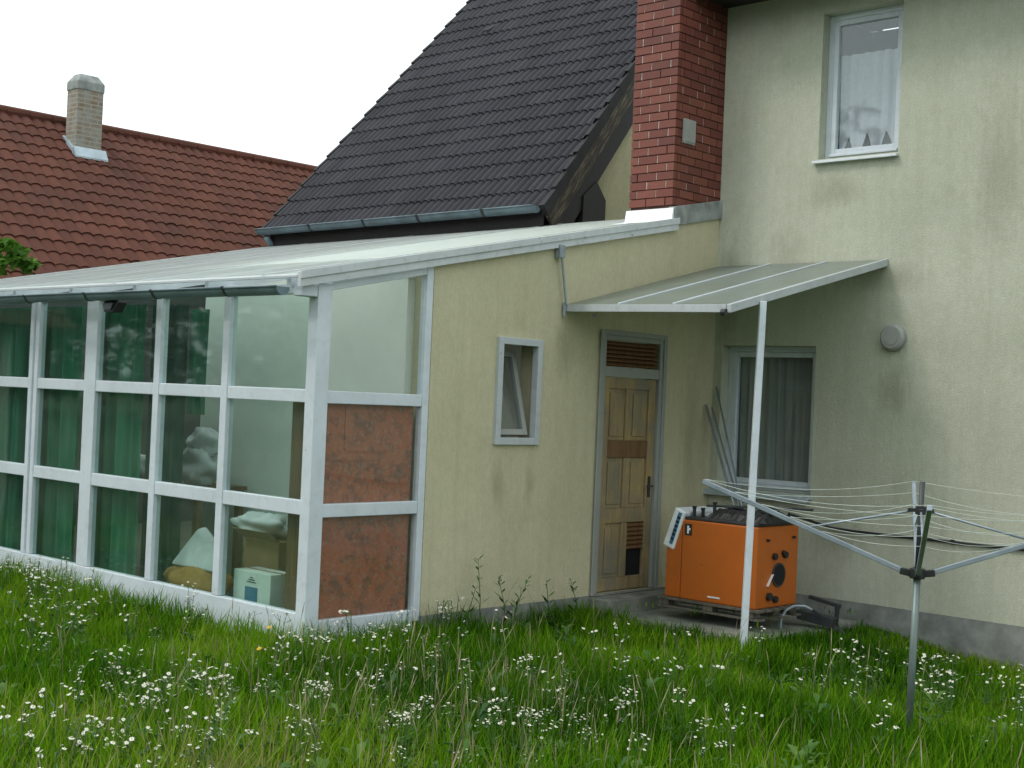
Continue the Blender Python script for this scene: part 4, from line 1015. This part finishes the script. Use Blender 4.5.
# wildflowers: one mesh per plant, a few kinds copied
def flower_head(mb, c, r, nrm, rd, pet=1, cen=2):
    q = Vector(nrm).normalized().to_track_quat('Z','Y'); c = Vector(c); np_ = 9
    vs = [c]
    for k in range(np_*2):
        a = math.pi*k/np_; rr = r*(1 if k % 2 == 0 else .62)*rd.uniform(.85,1.1); vs.append(c+q@Vector((rr*math.cos(a), rr*math.sin(a), r*.10*rd.uniform(-1,1)-r*.12)))
    mb.add(vs, [(0,k+1,(k+1)%(np_*2)+1) for k in range(np_*2)], pet)
    mb.add([c+q@Vector((r*.3*math.cos(2*math.pi*k/6), r*.3*math.sin(2*math.pi*k/6), r*.08)) for k in range(6)]+[c+q@Vector((0,0,r*.2))], [(k,(k+1)%6,6) for k in range(6)], cen)
def plant(seed, ns, h0, h1, heads, hr, spread):
    rd = random.Random(seed); mb = MB()
    for s_ in range(ns):
        a = rd.uniform(0,6.28); r0 = rd.uniform(0,spread*.3); h = rd.uniform(h0,h1); r1 = r0+rd.uniform(.0,spread)
        p0 = Vector((r0*math.cos(a),r0*math.sin(a),0)); p2 = Vector((r1*math.cos(a),r1*math.sin(a),h)); p1 = p0.lerp(p2,.55)+Vector((0,0,h*.05))
        mb.tube([p0,p1,p2], [.0028,.0024,.0018], 4)
        for k in range(rd.randint(*heads)):
            t = p2+Vector((rd.gauss(0,.022),rd.gauss(0,.022),rd.uniform(-.03,.02))); mb.tube([p1.lerp(p2,.75),t],.0014,3)
            flower_head(mb, t, hr*rd.uniform(.75,1.2), (rd.gauss(0,.35)+.15,rd.gauss(0,.35)-.3,1), rd)
        for k in range(3):
            t = rd.uniform(.15,.7); c = p0.lerp(p2,t); b = rd.uniform(0,6.28); l = rd.uniform(.03,.06); d_ = Vector((math.cos(b),math.sin(b),.5)); e = d_.cross(Vector((0,0,1))).normalized()*l*.13
            mb.add([c,c+d_*l*.5+e,c+d_*l,c+d_*l*.5-e],[(0,1,2,3)],0)
    return mb
fm = [M['stem'],M['petal'],M['pollen']]
protos = []
FG = 'white wildflowers growing in the meadow'; FLAB = 'white daisy like wildflower in the long grass'
for k in range(6):
    o = plant(100+k, 2+k%3, .19, .35, (1,4), .0118, .05).build('wildflower', fm, label=FLAB, cat='wildflower', group=FG); protos.append(o)
small = []
for k in range(3):
    o = plant(200+k, 3, .22, .38, (3,6), .0085, .07).build('wildflower', fm, label='small pale seed headed wildflower in the front grass', cat='wildflower', group='small pale wildflowers in the front of the meadow'); small.append(o)
clusters = [(0.95,-7.01,.35,12),(1.52,-7.12,.28,20),(1.25,-6.85,.3,8),(-1.91,-6.27,.5,12),(-5.09,-3.58,0,0),(-4.0,-5.45,.25,9),(-3.2,-5.4,.22,10),(-2.6,-5.6,.3,10),(.58,-5.86,.35,8),(.83,-5.81,.2,6),(2.32,-7.35,.4,8),(2.08,-7.99,.35,10),
            (.35,-4.89,.14,7),(2.09,-5.39,.5,4),(3.17,-2.01,.4,9),(3.59,-2.07,.35,12),(3.3,-2.9,.5,10),(2.94,-3.04,.4,6),(1.77,-8.24,.3,6),(-.48,-6.8,.6,12),(.2,-3.82,.1,6),(2.27,-4.01,.5,4),(1.83,-4.01,.4,6),(4.6,-3.2,.5,10),(3.64,-5.05,.6,6),(1.2,-6.2,.8,5),(-1.2,-5.8,.5,8),(1.0,-5.2,.5,3),(-2.2,-5.7,.5,8),(-3.6,-5.5,.4,8)]
used = set(); rf_ = random.Random(12); nfl = 0
def put(src_list, x, y, sc=(.8,1.25)):
    src = rf_.choice(src_list)
    o = src if src.name not in used else src.copy()
    if o is not src: COL.objects.link(o)
    used.add(src.name)
    s_ = rf_.uniform(*sc); o.location = (x,y,GZ-.01-drop(x,y)); o.rotation_euler = (rf_.gauss(0,.08),rf_.gauss(0,.08),rf_.uniform(0,6.28)); o.scale = (s_,s_,s_)
    return o
def okp(x, y): return bool(allowed(np.array([x]),np.array([y]))[0]) and not bool(padmask(np.array([x]),np.array([y]))[0])
for (x,y,sd,nn) in clusters:
    for _ in range(nn):
        a, b = x+rf_.gauss(0,sd), y+rf_.gauss(0,sd)
        if okp(a,b): put(protos, a, b); nfl += 1
for _ in range(18):
    a, b = rf_.uniform(-3,5.5), rf_.uniform(-8.2,-2.5)
    if okp(a,b): put(protos, a, b)
for _ in range(75):
    a, b = (rf_.gauss(2.7,.7), rf_.gauss(-6.2,.7)) if rf_.random() < .6 else (rf_.uniform(0,5.5), rf_.uniform(-8,-4.5))
    if okp(a,b): put(small, a, b)
# dandelions
yl = []
md = MB(); rd = random.Random(8); md.tube([(0,0,0),(.01,.005,.2),(.0,.01,.31)], .003, 5); flower_head(md,(0,.01,.312),.022,(.1,-.4,1),rd,1,1); flower_head(md,(0,.01,.317),.014,(.1,-.4,1),rd,1,1)
o = md.build('dandelion', [M['stem'],M['yellow_petal']], cat='dandelion')
for k,(x,y,lab) in enumerate(((.25,-5.62,'single yellow dandelion just in front of the sunroom corner post'),(.85,-6.15,'yellow dandelion further out in the grass left of the dry stems'))):
    q = o if k == 0 else o.copy()
    if k: COL.objects.link(q)
    q.location = (x,y,GZ-.01); q['label'] = lab
# tall thin weeds along the yellow wall
def weed(seed, h):
    rd = random.Random(seed); mb = MB(); p = [Vector((0,0,0)), Vector((rd.gauss(0,.02),rd.gauss(0,.02),h*.5)), Vector((rd.gauss(0,.05),rd.gauss(0,.05),h))]
    mb.tube(p, [.005,.004,.002], 5)
    for k in range(22):
        t = rd.uniform(.15,1); c = p[0].lerp(p[1],t*2) if t < .5 else p[1].lerp(p[2],t*2-1); b = rd.uniform(0,6.28); l = rd.uniform(.05,.12)*(1.25-t*.7)
        d_ = Vector((math.cos(b),math.sin(b),.7)); e = d_.cross(Vector((0,0,1))).normalized()*l*.14; mb.add([c,c+d_*l*.5+e,c+d_*l,c+d_*l*.5-e],[(0,1,2,3)],0)
        if t > .6: flower_head(mb, c+d_*l, .008, (0,-.2,1), rd)
    return mb
for k,(x,y,h,lab) in enumerate(((.22,-3.62,.44,'tall weed nearest the sunroom side pane at the yellow wall'),(.17,-3.42,.66,'tallest weed standing before the yellow wall'),(.25,-3.22,.5,'weed with small flowers just right of the tallest weed'),
                                (.2,-3.0,.48,'bushy weed below the small tilted window'),(.28,-2.72,.46,'thin weed right of the small window at the yellow wall'),(.2,-2.3,.42,'short weed near the door frame at the yellow wall'))):
    o = weed(300+k,h).build('weed', fm, cat='weed', label=lab, group='weeds along the yellow wall'); o.location = (x,y,GZ-.01)

# ------------------------------------------------------------------ light, sky, camera
wd_ = bpy.data.worlds.new('World'); S.world = wd_; wd_.use_nodes = True; nt = wd_.node_tree
bg = nt.nodes['Background']
sky = nd(nt, 'ShaderNodeTexSky', sky_type='NISHITA'); sky.sun_disc = False; sky.sun_elevation = R_(52); sky.sun_rotation = R_(-150)
sky.air_density = 1.5; sky.dust_density = 4; sky.ozone_density = 1
tc = nd(nt, 'ShaderNodeTexCoord')
cl = ramp(nt, noise(nt, 2.2, 6, .6, vec=tc.outputs['Generated']), [(.3,(10.0,11.0,11.1)),(.7,(11.6,12.5,12.6))])
nt.links.new(mixc(nt, .88, sky.outputs[0], cl), bg.inputs['Color']); bg.inputs['Strength'].default_value = .1
sl = bpy.data.lights.new('sun', 'SUN'); sl.energy = .9; sl.angle = R_(14); sl.color = (1,.96,.9)
so_ = bpy.data.objects.new('sun', sl); COL.objects.link(so_); so_.location = (0,0,12)
az = R_(-150); el = R_(52); d = Vector((math.sin(az)*math.cos(el), math.cos(az)*math.cos(el), math.sin(el)))
so_.rotation_euler = d.to_track_quat('Z','Y').to_euler()

cam = bpy.data.cameras.new('camera'); cam.sensor_width = 36; cam.lens = 1370/1024*36; cam.clip_end = 1500; cam.clip_start = .1
co = bpy.data.objects.new('camera', cam); COL.objects.link(co)
RW = [[0.730689920263281, 0.023887721177773658, -0.6822914459397635], [0.6813802342926653, 0.036816942964913, 0.7310030704627655], [0.04258188277792327, -0.9990364805589691, 0.010625148066540767]]
CP = (7.981439442311103, -11.526727098895801, 1.75)
mw = Matrix([[RW[i][0], -RW[i][1], -RW[i][2], CP[i]] for i in range(3)]+[[0,0,0,1]])
co.matrix_world = mw; S.camera = co
S.view_settings.view_transform = 'Standard'; S.view_settings.look = 'None'; S.view_settings.gamma = 1; S.view_settings.exposure = .4
S.view_settings.use_curve_mapping = False
S.render.engine = 'CYCLES'; S.cycles.transparent_max_bounces = 12; S.cycles.max_bounces = 6; S.cycles.diffuse_bounces = 3; S.cycles.glossy_bounces = 3; S.cycles.transmission_bounces = 4
